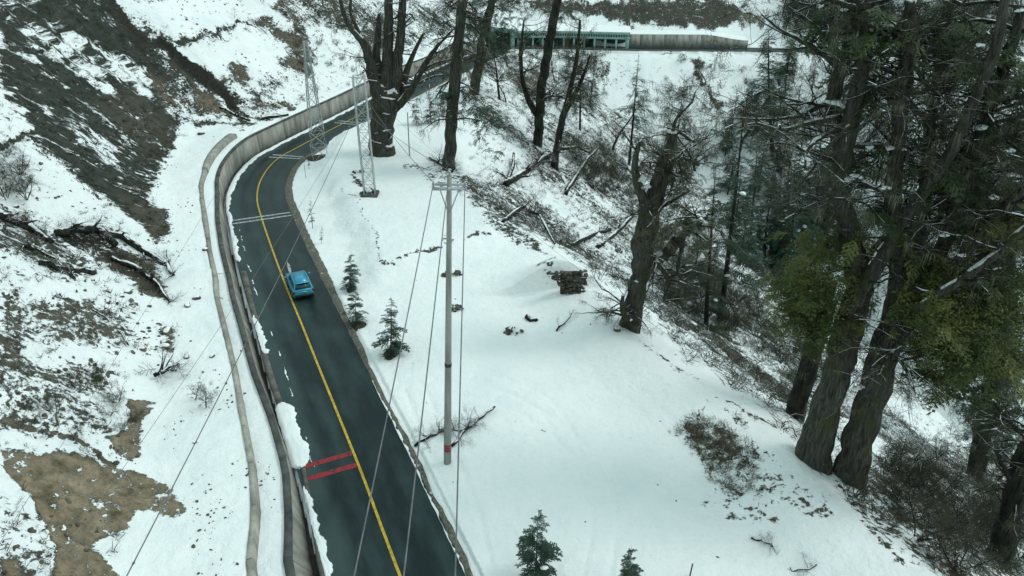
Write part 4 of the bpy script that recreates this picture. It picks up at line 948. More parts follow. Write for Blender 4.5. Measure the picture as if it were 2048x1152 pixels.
# --- conifers at the platform edge behind the concrete pole
pr_old = []
old_tree('tall straight conifer trunk rising directly behind the concrete pole', (897,338),
    [[(897,338,12.5), (901,270,12), (906,200,11.5), (913,120,11), (920,60,10.5), (925,0,10), (930,-80,8)]], [], nsub=46, sub=(1.5, 4.2), lich=.3, spsc=1.1, lowcut=.3, upb=-.25, sag=.05, snowp=.1,
    foliage=[('needle', BGD, [(950,215,40,-1,40), (985,240,34,0,26), (925,150,40,1,30), (960,270,22,0,12), (990,300,18,0,10), (940,60,50,0,34), (890,50,35,0,20), (900,180,20,-1,14)])])
old_tree('dark needled conifer behind the tall trunk at the platform edge', (948,188),
    [[(948,188,9), (955,140,9), (964,90,8.5), (975,40,8), (985,0,7), (995,-60,6)]], [], nsub=40, sub=(1.5, 5), lich=.3, spsc=1.2, lowcut=.35, upb=-.15, sag=.04, snowp=.1,
    foliage=[('needle', BGD, [(980,70,50,0,70), (1010,40,45,1,50), (950,40,40,0,40), (975,15,50,0,50), (960,110,30,-1,24), (1000,95,26,0,20), (930,75,24,0,16)])])
old_tree('dark leaning old tree forked low on the slope left of the gallery end', (1075,290),
    [[(1075,290,9), (1078,250,8.5), (1080,215,9), (1085,160,9), (1095,110,9.5), (1103,50,9), (1115,0,8), (1128,-60,6)], [(1076,230,6), (1058,205,5), (1044,160,4), (1040,110,3.5), (1044,80,2.5), (1048,40,1.5)]],
    [[(1080,200,3), (1110,190,2), (1140,200,1.4)]], nsub=46, sub=(1.5, 5), lich=.2, spsc=1.2, lowcut=.3, snowp=.25, bm='bark_dark', foliage=[('needle', BGD, [(1120,30,40,0,24), (1090,90,40,0,14), (1085,230,30,0,14)])])
old_tree('slim leaning dead conifer just right of the low forked tree', (1108,335),
    [[(1108,335,7), (1115,280,6.5), (1130,220,6), (1146,160,4.5), (1155,110,3.5), (1160,40,2.2)], [(1128,230,4), (1150,190,3.5), (1168,150,3), (1180,110,1.8)]], [], nsub=60, sub=(1.0, 3.5), lich=.3, spsc=1.1, lowcut=.25, snowp=.2, bm='bark_dark')
# --- the broken mossy tree in the middle right
old_tree('leaning broken old tree draped in lichen right of the stone wall fragment', (1262,655),
    [[(1260,655,20), (1268,610,19), (1280,560,18), (1284,500,20), (1296,440,21), (1312,390,18), (1325,340,15), (1340,290,12), (1345,262,10)], [(1296,440,10,-.5), (1290,405,9,-.5), (1276,370,8,-.5), (1268,330,6,-.5), (1274,300,5,-.5), (1284,278,2,-.5)],
     [(1286,550,12,.5), (1310,520,11,.5), (1340,500,10,.5), (1362,470,9,.5), (1385,455,7,.5), (1412,432,6,.5)], [(1258,640,6,-.8), (1243,620,5,-.8), (1246,590,3,-.8)]],
    [[(1325,345,7), (1345,320,6), (1372,318,5), (1398,330,3)], [(1330,350,6), (1350,318,5,-1), (1370,300,3,-1)], [(1340,270,5), (1360,262,4), (1385,285,3), (1392,282,2)], [(1345,265,4), (1352,235,3), (1385,205,2), (1392,180,1)], [(1300,420,6), (1345,400,5), (1380,380,3)], [(1370,465,4), (1350,560,4), (1385,540,3)], [(1310,520,6), (1340,560,5), (1328,600,3)]],
    nsub=120, sub=(.9, 3.2), lich=.5, spsc=.65, kids=3, snowp=.4, lowcut=.2,
    foliage=[('lichen', TWD, [(1340,430,55,0,50), (1355,370,45,0,34), (1310,470,40,-1,24), (1385,500,45,0,30), (1360,320,36,0,18)]), ('leaf_green', BGD, [(1370,440,60,.5,26), (1350,340,50,.5,20)])],
    clumps=[(1402,438,13,.4), (1284,358,12,-.6), (1290,372,10,-.6), (1352,322,8,0), (1262,640,5,-.9)])
# --- the giant group on the right
G_L = [[(1712,600,9,1), (1640,560,6,1), (1600,540,3,1)]]
old_tree('largest pale-barked giant tree leaning at the platform edge on the right', (1628,925),
    [[(1624,925,32), (1640,860,32), (1668,780,29), (1690,700,29), (1708,620,26), (1716,545,23), (1698,470,21), (1682,400,19), (1684,330,18), (1698,260,17), (1714,190,15), (1725,120,14), (1738,50,14), (1750,-60,13)],
     [(1684,340,14,.5), (1672,260,13,1), (1662,205,12,1), (1682,140,13,1), (1702,70,14,1), (1706,0,12,1), (1700,-60,10,1)],
     [(1700,620,14,-.5), (1760,520,13,-1), (1800,450,12,-1), (1850,380,12,-1), (1905,300,12,-1.5), (1950,200,11,-1.5), (1990,100,10,-2), (2012,0,8,-2), (2020,-60,8,-2)]],
    [[(1672,235,7,0), (1620,245,6,-1), (1560,262,4,-1), (1515,245,3,-1), (1490,250,1.5,-1)], [(1690,150,7,0), (1650,110,6,0), (1600,80,4,0), (1560,60,3,0), (1522,28,1.5,0)], [(1670,260,5,0), (1640,275,5,-1), (1612,300,3,-1), (1610,340,2,-1)], [(1680,110,7), (1640,60,5), (1600,30,4), (1570,10,2)],
     [(1700,225,9,0), (1650,205,7,1), (1600,232,5,1), (1550,240,3,1), (1470,236,2,1)], [(1714,180,7), (1760,170,6), (1810,190,4), (1860,180,3)], [(1742,60,8), (1775,50,8), (1800,80,6), (1850,115,5), (1900,130,3), (1980,100,2)], [(1690,290,7), (1740,292,6), (1790,294,5), (1815,296,3)], [(1710,400,5), (1660,395,4), (1600,420,2)], [(1700,250,4,-1), (1650,300,3,-1), (1625,340,2,-1), (1560,420,1.3,-1)],
     [(1716,545,7), (1760,480,6), (1830,445,5), (1900,440,3)], [(1720,20,7), (1660,0,6), (1610,-20,5)]],
    nsub=165, sub=(1.0, 3.8), lich=.16, spsc=.62, kids=3, snowp=.14, lowcut=.3, bm='bark',
    foliage=[('leaf_olive', LF, [(1645,560,85,0,120), (1620,640,62,0,90), (1660,500,60,0,50), (1600,610,60,0,60), (1640,700,40,0,30)]), ('leaf_olive', BGD, [(1640,600,90,.5,90), (1590,560,60,0,40), (1650,480,60,0,36)]), ('leaf_green', LF, [(1745,440,40,-1,60), (1790,240,35,0,22), (1700,480,45,0,60)]), ('lichen', TWD, [(1740,330,60,0,16), (1800,430,60,0,20), (1760,200,70,0,12)])],
    clumps=[(1775,46,14,-.5), (1740,294,9,-.5), (1775,296,11,-.6), (1798,297,9,-.6), (1812,244,14,0), (1702,358,10,-.7), (1405,300,1,0), (1640,12,9,0), (1715,350,12,-.8), (1690,20,8,0), (1960,90,9,-2), (2034,22,6,-2)])
old_tree('second dark giant trunk close behind and right of the largest tree', (1700,955),
    [[(1697,955,31), (1715,890,31), (1740,810,28), (1762,730,28), (1785,660,26), (1796,600,23), (1800,540,19), (1792,470,16), (1786,400,15), (1792,330,13), (1800,250,14), (1808,160,13), (1815,80,12), (1822,0,10)],
     [(1775,690,17), (1830,600,15), (1875,520,13), (1905,440,13), (1925,370,14), (1950,300,13), (1985,200,12), (2020,100,11), (2045,20,10)],
     [(1800,560,12,1), (1840,480,12,1), (1850,400,12,2), (1852,300,12,2), (1870,200,12,2), (1885,100,11,2), (1900,0,10,2)]],
    [[(1800,690,12,-.5), (1850,600,10,-1), (1920,520,10,-1), (1985,440,9,-1), (2048,375,7,-1), (2090,340,6,-1)], [(1830,620,9,-2), (1920,560,9,-2), (1985,515,8,-2), (2048,455,7,-2), (2100,430,6,-2)], [(1800,420,7), (1850,405,6), (1920,400,4), (1990,400,2)], [(1900,440,7), (1950,440,6), (2010,400,4), (2060,360,3)], [(1930,370,6), (1900,330,5), (1860,300,3)],
     [(1790,330,5), (1830,300,5), (1880,330,3), (1940,330,2)], [(1950,300,6), (1990,280,5), (2048,220,4)], [(1800,180,6), (1850,240,5), (1910,230,5), (1960,220,5), (2048,190,4)], [(1786,400,5), (1740,370,4), (1700,360,2)], [(1870,200,5), (1830,130,4), (1790,110,3)], [(1760,740,6,-1), (1800,700,5,-1.5), (1830,660,3,-2)]],
    nsub=215, sub=(1.0, 3.8), lich=.2, spsc=.65, kids=3, snowp=.16, lowcut=.3, bm='bark',
    foliage=[('leaf_olive', BGD, [(1900,600,110,-1,110), (1980,700,90,-1.5,90), (1850,500,90,0,60), (2000,480,90,0,70), (1950,380,80,1,40), (1900,760,70,-1.5,46)]), ('leaf_green', BGD, [(1760,60,80,0,50), (1860,60,90,1,90), (1960,120,90,0,90), (1740,160,70,1,50), (1900,350,90,0,70), (1700,320,70,1,40), (2030,160,60,0,50), (1860,250,90,1,50), (2000,260,80,0,50), (1650,60,60,0,30), (1780,420,60,0,30)]), ('leaf_olive', LF, [(1880,620,80,-1.5,180), (1960,660,75,-2,240), (1980,560,70,-1,200), (1910,710,60,-2,170), (1860,560,50,-1,110), (2010,720,50,-2,120), (2030,620,50,-1,110), (1990,470,50,-1,70)]), ('leaf_green', LF, [(1850,680,60,0,90), (1930,450,70,1,120), (2010,420,60,1,110), (1990,820,60,1,80), (1830,330,50,1,50)]), ('lichen', TWD, [(1900,300,80,0,26), (1980,330,70,0,22), (1840,500,60,0,20)])],
    clumps=[(1962,254,13,-.5), (1925,510,8,-1.5), (1990,396,9,-1.2), (2030,350,9,-1.2), (1955,235,10,0), (1775,375,9,-1), (1985,298,9,0), (2020,300,10,-1), (1890,468,8,-1), (2000,620,5,-2), (1860,110,8,0), (1720,775,10,-1.6), (1938,448,7,0), (1828,385,9,0)])
old_tree('short dark buttress trunk half hidden at the left of the giant trees', (1590,832),
    [[(1588,835,17), (1602,780,18), (1620,720,19), (1632,670,18), (1645,620,15), (1660,560,12)]], [], nsub=20, sub=(1, 2.5), lich=.4, spsc=.8, snowp=.1, bm='bark_dark', foliage=[('leaf_olive', LF, [(1600,600,36,0,50), (1620,670,34,-1,36)])])
old_tree('dark leaning trunk at the lower right corner of the slope', (2005,1125),
    [[(2000,1130,22), (2012,1060,22), (2028,990,20), (2048,930,18), (2075,850,16), (2110,760,14)]], [[(2035,980,7), (2010,940,5), (1990,900,3)], [(2060,880,6), (2020,850,5), (1985,800,3)]], nsub=50, sub=(1, 3), lich=.3, spsc=.8, snowp=.3, bm='bark_dark')
old_tree('dark green conifer bole behind the leaning corner trunk', (1950,960),
    [[(1945,970,15), (1960,900,16), (1978,820,16), (1992,720,15), (2006,600,14), (2020,480,13), (2034,360,12), (2044,240,10)]], [], nsub=60, sub=(1.5, 4), lich=.3, spsc=1, snowp=.1, bm='bark_dark', upb=-.2,
    foliage=[('needle', BGD, [(1870,760,60,-1,50), (1930,720,70,-1,70), (1990,860,60,0,120), (2020,780,50,0,100), (1960,800,50,0,80), (2020,680,60,0,90), (2010,900,50,0,70), (1960,500,90,1,80), (2020,300,70,2,60), (1900,140,80,2,50), (2000,80,80,2,60)])])
# ------------------------------------------------------------------ woods in the valley and on the far slopes
cD = [conifer(14, .22, 34, 6, 2.8, .12, sparse=.12, seed=60 + k, name='spruce', dead=.1, tpl=BG if k else BGD) for k in range(2)]
cS = [conifer(16, .24, 30, 4, 3.0, .2, sparse=.3, seed=70 + k, name='sparse_spruce', droop=.6, tpl=BGD, dead=.4, snow=.06) for k in range(3)]
bt = [baretree(9, 1, 80 + k, .40, nb=13, r0=.16) for k in range(3)]
bs = [baretree(3.2, 5, 90 + k, .42, nb=5, r0=.045, name='bare_shrub', spread=.7, spsc=.6, tm='twig' if k % 2 else 'twig_grey', kids=1) for k in range(3)]
for b_, t_, pr, lab in [((1258,330), (1278,108), cS[0], 'grey green sparse spruce standing alone on the far white slope'),
    ((1440,645), (1486,205), cS[1], 'tall leaning spruce between the lichen draped tree and the giants'),
    ((1412,650), (1432,330), cS[2], 'ragged spruce close behind the lichen draped broken tree'),
    ((1545,300), (1538,48), cD[0], 'narrow dark spruce rising to the far road near its wall end'),
    ((1575,560), (1585,318), cD[1], 'dense blue green spruce left of the giant trees'),
    ((1528,520), (1552,345), cD[0], 'smaller dense spruce left of the dense blue green one'),
    ((1500,470), (1512,270), cS[0], 'spruce half hidden behind the tall leaning spruce'),
    ((1620,500), (1640,240), cD[1], 'dark spruce behind the left limbs of the giant trees'),
    ((1350,300), (1368,160), cS[1], 'thin spruce on the far slope below the far wall'),
    ((1390,340), (1410,175), bt[0], 'thin bare tree on the far slope below the far wall end'),
    ((1480,300), (1475,130), bt[1], 'slender bare tree beneath the end of the far wall'),
    ((1180,215), (1190,118), cS[2], 'small spruce directly below the gallery bays'),
    ((1000,200), (1010,40), bt[2], 'bare tree before the gallery left of the leaning dark tree'),
    ((1160,260), (1170,80), cS[0], 'dead looking spruce in front of the gallery right part'),
    ((1225,300), (1215,140), bt[0], 'bare tree left of the lone spruce on the far slope'),
    ((1012,205), (1025,110), bt[1], 'low branching bare tree on the slope below the gallery left end'),
    ((870,175), (868,130), sap, 'sapling at the road edge near the far bend')]:
    put(pr, b_, lab, 'tree' if pr is not sap else 'sapling', top=t_)
def ordw(n):
    u = ['', 'first', 'second', 'third', 'fourth', 'fifth', 'sixth', 'seventh', 'eighth', 'ninth', 'tenth', 'eleventh', 'twelfth', 'thirteenth', 'fourteenth', 'fifteenth', 'sixteenth', 'seventeenth', 'eighteenth', 'nineteenth']
    if n < 20: return u[n]
    te = {2: ('twentieth', 'twenty'), 3: ('thirtieth', 'thirty'), 4: ('fortieth', 'forty'), 5: ('fiftieth', 'fifty'), 6: ('sixtieth', 'sixty'), 7: ('seventieth', 'seventy'), 8: ('eightieth', 'eighty'), 9: ('ninetieth', 'ninety')}[n // 10]
    return te[0] if n % 10 == 0 else te[1] + '-' + u[n % 10]
def scatter(n, poly, protos, label, cat, group, Hs, mind=0):
    p = np.array(poly, float); lo, hi = p.min(0), p.max(0); c = 0; tries = 0; got = []; made = []
    while c < n and tries < n * 30:
        tries += 1; x, y = RNG.uniform(lo, hi)
        if sdpoly(p, np.array([x]), np.array([y]))[0] < 0: continue
        h_ = hit(x, y, n=220)
        if any(np.hypot(h_[0] - g[0], h_[1] - g[1]) < mind for g in got): continue
        got.append(h_); put(protos[int(RNG.integers(len(protos)))], None, label, cat, group, H=RNG.uniform(*Hs), loc=h_, _list=made); c += 1
    def pxx(o): return proj(np.array(o.location[0]), np.array(o.location[1]), np.array(o.location[2]))[0]
    made.sort(key=lambda m_: float(pxx(m_[0]))); big = np.median([m_[2] for m_ in made])
    look = {'spruce': 'dense dark spruce', 'sparse_spruce': 'sparse ragged spruce', 'bare_tree': 'bare leafless tree', 'bare_shrub': 'bare shrub'}
    for i_, (o, nm, h_) in enumerate(made):
        o['label'] = '%s %s, %s from left among the %s' % ('taller' if h_ > big else 'smaller', look.get(nm, 'tree'), ordw(i_ + 1), group)
scatter(46, [(1400,150), (1700,160), (2048,200), (2048,330), (1700,420), (1480,330)], [cS[0], cS[1], cS[2], bt[0], bt[1], bt[2], cD[0]], 'grey tree in the sparse wood below the far road on the right', 'tree', 'trees below the far road', (8, 14), 3)
scatter(66, [(1400,400), (1600,400), (2048,330), (2048,800), (1750,700), (1560,600)], [cS[0], cS[2], cD[0], cD[1], bt[0], bt[1]], 'tree in the dark wood filling the valley behind the giant trees', 'tree', 'trees of the valley wood', (8, 15), 3)
scatter(30, [(1560,0), (2048,0), (2048,110), (1560,80)], [cS[1], cD[0], cD[1], bt[0]], 'tree on the hillside above the far road at the upper right', 'tree', 'trees above the far road', (9, 15), 4)
scatter(9, [(1000,110), (1230,120), (1200,230), (1050,220)], [bt[0], bt[1], bt[2], cS[0]], 'slender tree on the slope just below the gallery', 'tree', 'trees below the gallery', (5, 9), 3)
scatter(80, [(1290,480), (1330,590), (1560,740), (1600,700), (1560,560), (1380,480)], bs, 'bare many-stemmed shrub in the thicket below the lichen draped tree', 'shrub', 'thicket shrubs by the draped tree', (2.2, 4.5), .8)
scatter(36, [(1130,270), (1300,330), (1260,420), (1150,360)], bs, 'bare shrub on the slope behind the fallen trunk', 'shrub', 'shrubs behind the fallen trunk', (2.0, 4), .9)
scatter(44, [(1700,980), (1800,900), (2048,900), (2048,1152), (1880,1152)], bs, 'bare twiggy shrub on the slope at the lower right', 'shrub', 'lower right slope shrubs', (1.4, 3.2), .5)
scatter(20, [(1830,760), (2048,700), (2048,900), (1850,880)], bs + [bt[2]], 'bare shrub under the hanging green boughs on the right', 'shrub', 'shrubs under the green boughs', (2, 4), .8)
scatter(44, [(1250,120), (1500,110), (1560,420), (1330,400)], bs, 'dark low shrub dotted over the far white slope', 'shrub', 'far white slope shrubs', (1.2, 3.0), 2)
scatter(20, [(1550,100), (2048,120), (2048,180), (1560,200)], bs, 'low shrub beside the far road on the right', 'shrub', 'far roadside shrubs', (1.2, 2.6), 2)
scatter(24, [(560,0), (720,0), (720,140), (600,210)], bs, 'tiny shrub on the slope above the long wall', 'shrub', 'shrubs above the long wall', (.7, 1.5), 2)
scatter(7, [(90,740), (250,700), (300,860), (120,880)], bs, 'small bare shrub poking through snow above the brown landslip', 'shrub', 'shrubs above the landslip', (.8, 1.5), 1)
scatter(6, [(0,300), (60,320), (60,420), (0,400)], bs, 'bare bush at the left edge below the dark rock band', 'shrub', 'left edge bushes', (1.5, 2.6), 1)
for b_, t_, lab in [((412,815), (405,750), 'little forked bare sapling standing in snow left of the terrace wall'), ((390,800), (388,745), 'second thin sapling left of the forked sapling near the terrace wall'), ((145,880), (148,835), 'tiny flat-topped sapling just above the landslip')]:
    put(bt[2], b_, lab, 'sapling', top=t_)
scatter(18, [(1380,260), (1660,220), (1640,600), (1420,600)], [cD[0], cD[1]], 'x', 'tree', 'dark spruces left of the giants', (7, 13), 2)
# ------------------------------------------------------------------ ground cover: tufts, twigs, pebbles (nobody could count them)
def mk_scrub(seed, n=12, h=.5):
    g_ = np.random.default_rng(seed); V = []; T = []
    for i in range(n):
        a = g_.uniform(0, 6.28); o_ = g_.normal(0, .12, 3) * [1, 1, 0]; ln = h * g_.uniform(.4, 1.3); d = np.array([math.cos(a) * g_.uniform(.3, 1.2), math.sin(a) * g_.uniform(.3, 1.2), g_.uniform(.15, 1)]); d /= np.linalg.norm(d); wv = np.cross(d, g_.normal(0, 1, 3)); wv *= .014 / np.linalg.norm(wv)
        k = len(V); m_ = o_ + d * ln * .5; e = o_ + d * ln + [0, 0, -.1 * ln]; V += [o_ - wv, o_ + wv, m_ + wv * .7, m_ - wv * .7, e]; T += [(k, k + 1, k + 2), (k, k + 2, k + 3), (k + 3, k + 2, k + 4)]
    mb = MB(); mb.add(V, None, T); return mb.tpl()
SC = [mk_scrub(k) for k in range(4)]
def ground_pick(n, fn):
    """random ground vertices with probability fn per area"""
    wgt = fn * np.where(inf & (PX > -60) & (PX < 2110) & (PY > -40) & (PY < 1200), 1, 0) * (RR.ravel() ** 1.1)
    wgt = wgt / wgt.sum(); idx = RNG.choice(len(X), n, p=wgt); return np.stack([X[idx], Y[idx], Z[idx]], 1) + RNG.normal(0, .06, (n, 3)) * [1, 1, 0]
vis_left = left & (q_ > .3) & ~far
p = ground_pick(3600, np.where(vis_left & (G < .7), np.clip(R, .03, .6) ** 1.5, 0)); mb = MB(); upright(mb, SC, p, RNG.uniform(.3, 1.1, len(p))); tag(mb.build('dry_scrub', M['twig']), 'dark dry scrub poking through the snow of the left hillside', kind='stuff')
p = ground_pick(8000, np.where((~left) & (de_ > .3) & ~farslope, np.clip(R, .05, .7) ** 1.3, 0)); mb = MB(); upright(mb, SC, p, RNG.uniform(.5, 1.7, len(p))); tag(mb.build('dry_scrub', M['twig_grey']), 'grey brown dry scrub and bracken covering the valley side slope', kind='stuff')
bn = fbm(X * .45, Y * .45, 3, 141)
p = ground_pick(900, np.where((~left) & (de_ > .8) & ~farslope & (RR.ravel() < 95), np.clip(R, .1, .7) * (bn > .12), 0)); mb = MB(); spray(mb, TW, p, RNG.normal(0, 1, (len(p), 3)) * [1, 1, .3] + [0, 0, .12], RNG.uniform(.6, 1.8, len(p))); tag(mb.build('brushwood', M['twig_snow']), 'tangled brushwood lying on the slope below the platform', kind='stuff')
p = ground_pick(260, np.where(vis_left & (G < .6), np.clip(R, .05, .6) * (bn > .2), 0)); mb = MB(); spray(mb, TW, p, RNG.normal(0, 1, (len(p), 3)) * [1, 1, .3] + [0, 0, .12], RNG.uniform(.5, 1.5, len(p))); tag(mb.build('brushwood', M['twig']), 'tangled black brushwood on the left hillside', kind='stuff')
mb = MB(); k = ((wx > 1350) & (wx < 1515) & (wy > 830) & (wy < 985) & (~left) & inf); p = ground_pick(430, np.where(k & (bn > -.3), np.clip(R - .2, 0, 1), 0)); upright(mb, SC, p, RNG.uniform(.3, .9, len(p))); tag(mb.build('dry_bracken', mat('bracken', (.05, .05, .034), (.15, .14, .10), scale=2, bump=0)), 'brown dry bracken patch at the platform edge before the giant trees', kind='stuff')
mb = MB(); p = ground_pick(4200, np.where(vis_left, (.02 + np.clip(R, 0, .5) ** 1.4) * np.clip(.2 + bn * 2, .05, 1) * (1 - .8 * sst(.5, .6, R)), 0)); Vp, Tp = ICO1
Ms = RNG.normal(0, .25, (len(p), 3, 3)) + np.eye(3)[None]; Ms = Ms * ((.03 + .13 * RNG.random(len(p)) ** 2.5))[:, None, None]; mb.inst((Vp, np.zeros((0, 4), int), Tp), Ms, p); tag(mb.build('rubble', M['rubble']), 'small dark stones scattered over the left hillside', kind='stuff')
mb = MB(); p = ground_pick(420, np.where(left & (q_ <= .3) & (d_ < -4) & ~far, .3 * np.clip(bn * 3, 0, 1), 0) + np.where((d_ > 3.2) & (de_ < -1) & inf, .004 * np.clip(bn * 3, 0, 1), 0))
Ms = RNG.normal(0, .25, (len(p), 3, 3)) + np.eye(3)[None]; Ms = Ms * (.015 + .06 * RNG.random(len(p)) ** 2)[:, None, None]; mb.inst((Vp, np.zeros((0, 4), int), Tp), Ms, p); tag(mb.build('fallen_stones', M['rubble']), 'small stones fallen on the flat snow beside walls and road', kind='stuff')
# green bushes along the slope foot
def bush(px, py, rp, label, mt='leaf_green', n=60):
    b = hit(px, py); r = rp * depth(b) / F; root = empty('evergreen_bush', b, label, 'bush'); mb = MB(); pos = b + RNG.normal(0, .45, (n, 3)) * [1, .8, .3] * r + [0, 0, r * .3]; upright(mb, LF, pos, RNG.uniform(.5, 1, n) * min(1, r)); mb.build('foliage', M[mt], root, kind='stuff'); mb = MB(); spray(mb, TW, b + RNG.normal(0, .3, (14, 3)) * [1, 1, 0] * r, RNG.normal(0, .5, (14, 3)) + [0, 0, 1], r * .8); mb.build('stems', M['twig'], root, kind='stuff')
for px, py, rp, lab in [(1345,600,30,'dark evergreen bush at the foot of the lichen draped tree'), (1385,630,30,'second dark evergreen bush along the slope foot right of the lichen draped tree'), (1430,665,28,'third low evergreen bush along the slope foot'), (1580,760,26,'green bush in front of the short buttress trunk'), (195,762,17,'small green bush half buried in snow on the left slope'), (1420,560,30,'grey green bush behind the thicket')]: bush(px, py, rp, lab)
# ------------------------------------------------------------------ rocks
def rock(px, py, rp, label, name='rock', cat='rock', flat=.7, mt='rock', group=None):
    b = hit(px, py); r = rp * depth(b) / F; mb = MB(); blob(mb, b + [0, 0, r * .15], (r, r * .85, r * flat), int(px * 7 + py), .55, ICO2); return tag(mb.build(name, M[mt], loc=b), label, cat, group)
for px, py, rp, lab in [(335,665,11,'reddish boulder above the fallen stones left of the terrace wall'), (330,695,12,'boulder in the middle of the stone spill on the left'), (285,700,9,'boulder at the left of the stone spill'), (373,715,6,'round stone at the right end of the spill'), (395,597,9,'dark stone in a melted hollow left of the terrace wall'), (375,612,8,'stone beside the melted hollow'), (411,500,6,'flat pale stone on snow against the terrace wall'), (425,713,6,'single grey stone on the snow left of the terrace wall'), (185,545,10,'boulder among the black branches on the left slope'), (255,585,10,'brown boulder below the black branches'), (160,530,8,'stone under the fallen black branches'), (235,635,7,'small dark stone on the white slope'), (345,740,6,'small stone below the spill'), (55,645,6,'flat dark stone near the left edge'), (33,415,6,'grey stone high on the left slope'), (215,605,6,'grey stone right of the branch tangle'), (390,885,5,'tiny stone by the wire on the lower left snow'), (1234,661,9,'oval grey stone right beside the lichen draped tree'), (15,590,6,'small stone at the left picture edge'), (402,268,7,'dark stone at the gully foot behind the wall end')]:
    rock(px, py, rp, lab)
def pile(px, py, rp, n, label):
    b = hit(px, py); r = rp * depth(b) / F; root = empty('stone_pile', b, label, 'stone pile')
    for i in range(n):
        a = RNG.uniform(0, 6.28); k = RNG.random() ** .6; q = b + [math.cos(a) * r * k, math.sin(a) * r * .7 * k, r * .45 * (1 - k) + .04]; mb = MB(); rs = r * RNG.uniform(.18, .36); blob(mb, q, (rs, rs * .8, rs * .65), int(RNG.integers(1e6)), .5, ICO1); mb.build('stone', M['stone'], root)
    mb = MB(); blob(mb, b + [-.05, .08, r * .42], (r * .5, r * .4, r * .22), int(px), .4, ICO2); mb.build('snow_cap', M['snow'], root, smooth=True)
pile(903, 550, 20, 14, 'farther heap of stones behind the concrete pole'); pile(913, 618, 19, 16, 'heap of stones touching the right side of the concrete pole'); pile(1026, 664, 20, 13, 'snow capped heap of stones alone in the middle of the platform')
pile(716, 345, 12, 8, 'scattered stones on the snow left of the square lattice mast'); pile(740, 388, 20, 14, 'ring of stones round the foot of the square lattice mast')
# dry stone wall fragment, stone by stone
b = hit(1135, 592); ws = empty('dry_stone_wall', b, 'ruined piece of dry stone wall at the platform edge', 'stone wall')
kx = depth(b) / F; W_, H_ = 76 * kx, 50 * kx; rows = 7
back = MB()
for r_ in range(rows):
    z = H_ * (r_ + .5) / rows; xl = -44 * kx + W_ * .62 * (1 - (r_ + .5) / rows); xr = 34 * kx - (rows - r_) * .02; x = xl
    while x < xr:
        L_ = RNG.uniform(.14, .36); mb = MB(); hh = H_ / rows * RNG.uniform(.45, .85)
        blob(mb, b + [x + L_ / 2, .25 + RNG.uniform(-.05, .05) + .1 * r_ / rows + .5 * max(0, x - .6), z + RNG.uniform(-.07, .07)], (L_ * .50, .24, hh * .92), int(RNG.integers(1e6)), .7, ICO1); mb.build('stone', M['stone'], ws); x += L_
mb = MB(); mb.box(b + [.25, .6, H_ * .42], (W_ * .55, .5, H_ * .9)); mb.build('rubble_core', M['soil'], ws)
# ------------------------------------------------------------------ fallen branches and logs
def fallen(pts, label, name='fallen_branch', nb=8, lift=.12, bm='bark_dark', sp=.7, snow=True, cat='branch', kids=1, blen=(.5, 1.6)):
    P3 = []; 
    for p in pts: h_ = hit(p[0], p[1]); P3.append((h_ + [0, 0, lift + (p[3] if len(p) > 3 else 0)], p[2] * depth(h_) / F))
    base = P3[0][0]; root = empty(name, base, label, cat); Q = np.array([a for a, _ in P3]); Rr = np.array([r for _, r in P3])
    t = np.linspace(0, len(Q) - 1, (len(Q) - 1) * 3 + 1); i = np.arange(len(Q)); Q = np.stack([np.interp(t, i, Q[:, k]) for k in range(3)], 1) + RNG.normal(0, .04, (len(t), 3)); Rr = np.interp(t, i, Rr)
    mb = MB(); mb.tube(Q, Rr, 7, True, .25, int(RNG.integers(1e6))); mb.build('log', M[bm], root, smooth=True); T_r = Tree()
    for k in range(nb):
        j = int(RNG.integers(1, len(Q))); T_r.branch(Q[j], RNG.normal(0, 1, 3) * [1, 1, .35] + [0, 0, .3], RNG.uniform(*blen), Rr[j] * .5, kids, .2, .02, 2, sp, 0, .2, 4)
    T_r.finish(root, tm='twig_snow')
    if snow:
        mb = MB(); j = 1
        while j < len(Q) - 3:
            n_ = int(RNG.integers(3, 5)); sg = Q[j:j + n_]; mb.tube(sg + [0, 0, 1] * (Rr[j:j + n_, None] * .75), Rr[j:j + n_] * np.r_[.15, RNG.uniform(.35, .7, len(sg) - 2), .15], 6, True, .3, j); j += n_ + int(RNG.integers(0, 2))
        mb.build('snow_line', M['snow'], root, smooth=True, kind='stuff')
fallen([(1010,372,8), (1050,350,7,.2), (1085,330,6,.6), (1120,315,4,1.0), (1155,316,2.5,1.5), (1180,330,1.2,1.6)], 'large fallen snow-lined trunk lying across the slope behind the pole', 'fallen_tree', 26, .2, sp=1.0, cat='fallen tree', blen=(1, 3.4))
fallen([(1015,370,5,.2), (1025,345,4,.5), (1028,322,2.5,.8)], 'short upright dead branch stub at the butt of the large fallen trunk', nb=2, snow=False)
fallen([(1005,445,4), (1040,428,4,.5), (1080,440,3,.5), (1110,490,2)], 'arching bare fallen branch on the slope above the stone wall fragment', nb=9, sp=1.0, blen=(.8, 2.2))
fallen([(1145,492,4), (1185,475,4,.2), (1220,465,3,.3)], 'snow-lined fallen log left of the lichen draped tree', 'fallen_log', 4, cat='log')
fallen([(1195,497,5), (1235,470,5,.4), (1262,445,4,.8), (1282,430,2,1)], 'snow-covered forked branch leaning against the lichen draped tree', nb=8)
fallen([(1130,390,4), (1150,365,4,.5), (1175,335,3,1.2), (1200,310,2,1.6)], 'dead sapling leaning right beside the shrubs behind the fallen trunk', nb=8, sp=.9)
fallen([(1051,636,5), (1062,640,5), (1075,643,4)], 'short dark log lying on the platform snow', 'short_log', 0, .06, snow=False, cat='log')
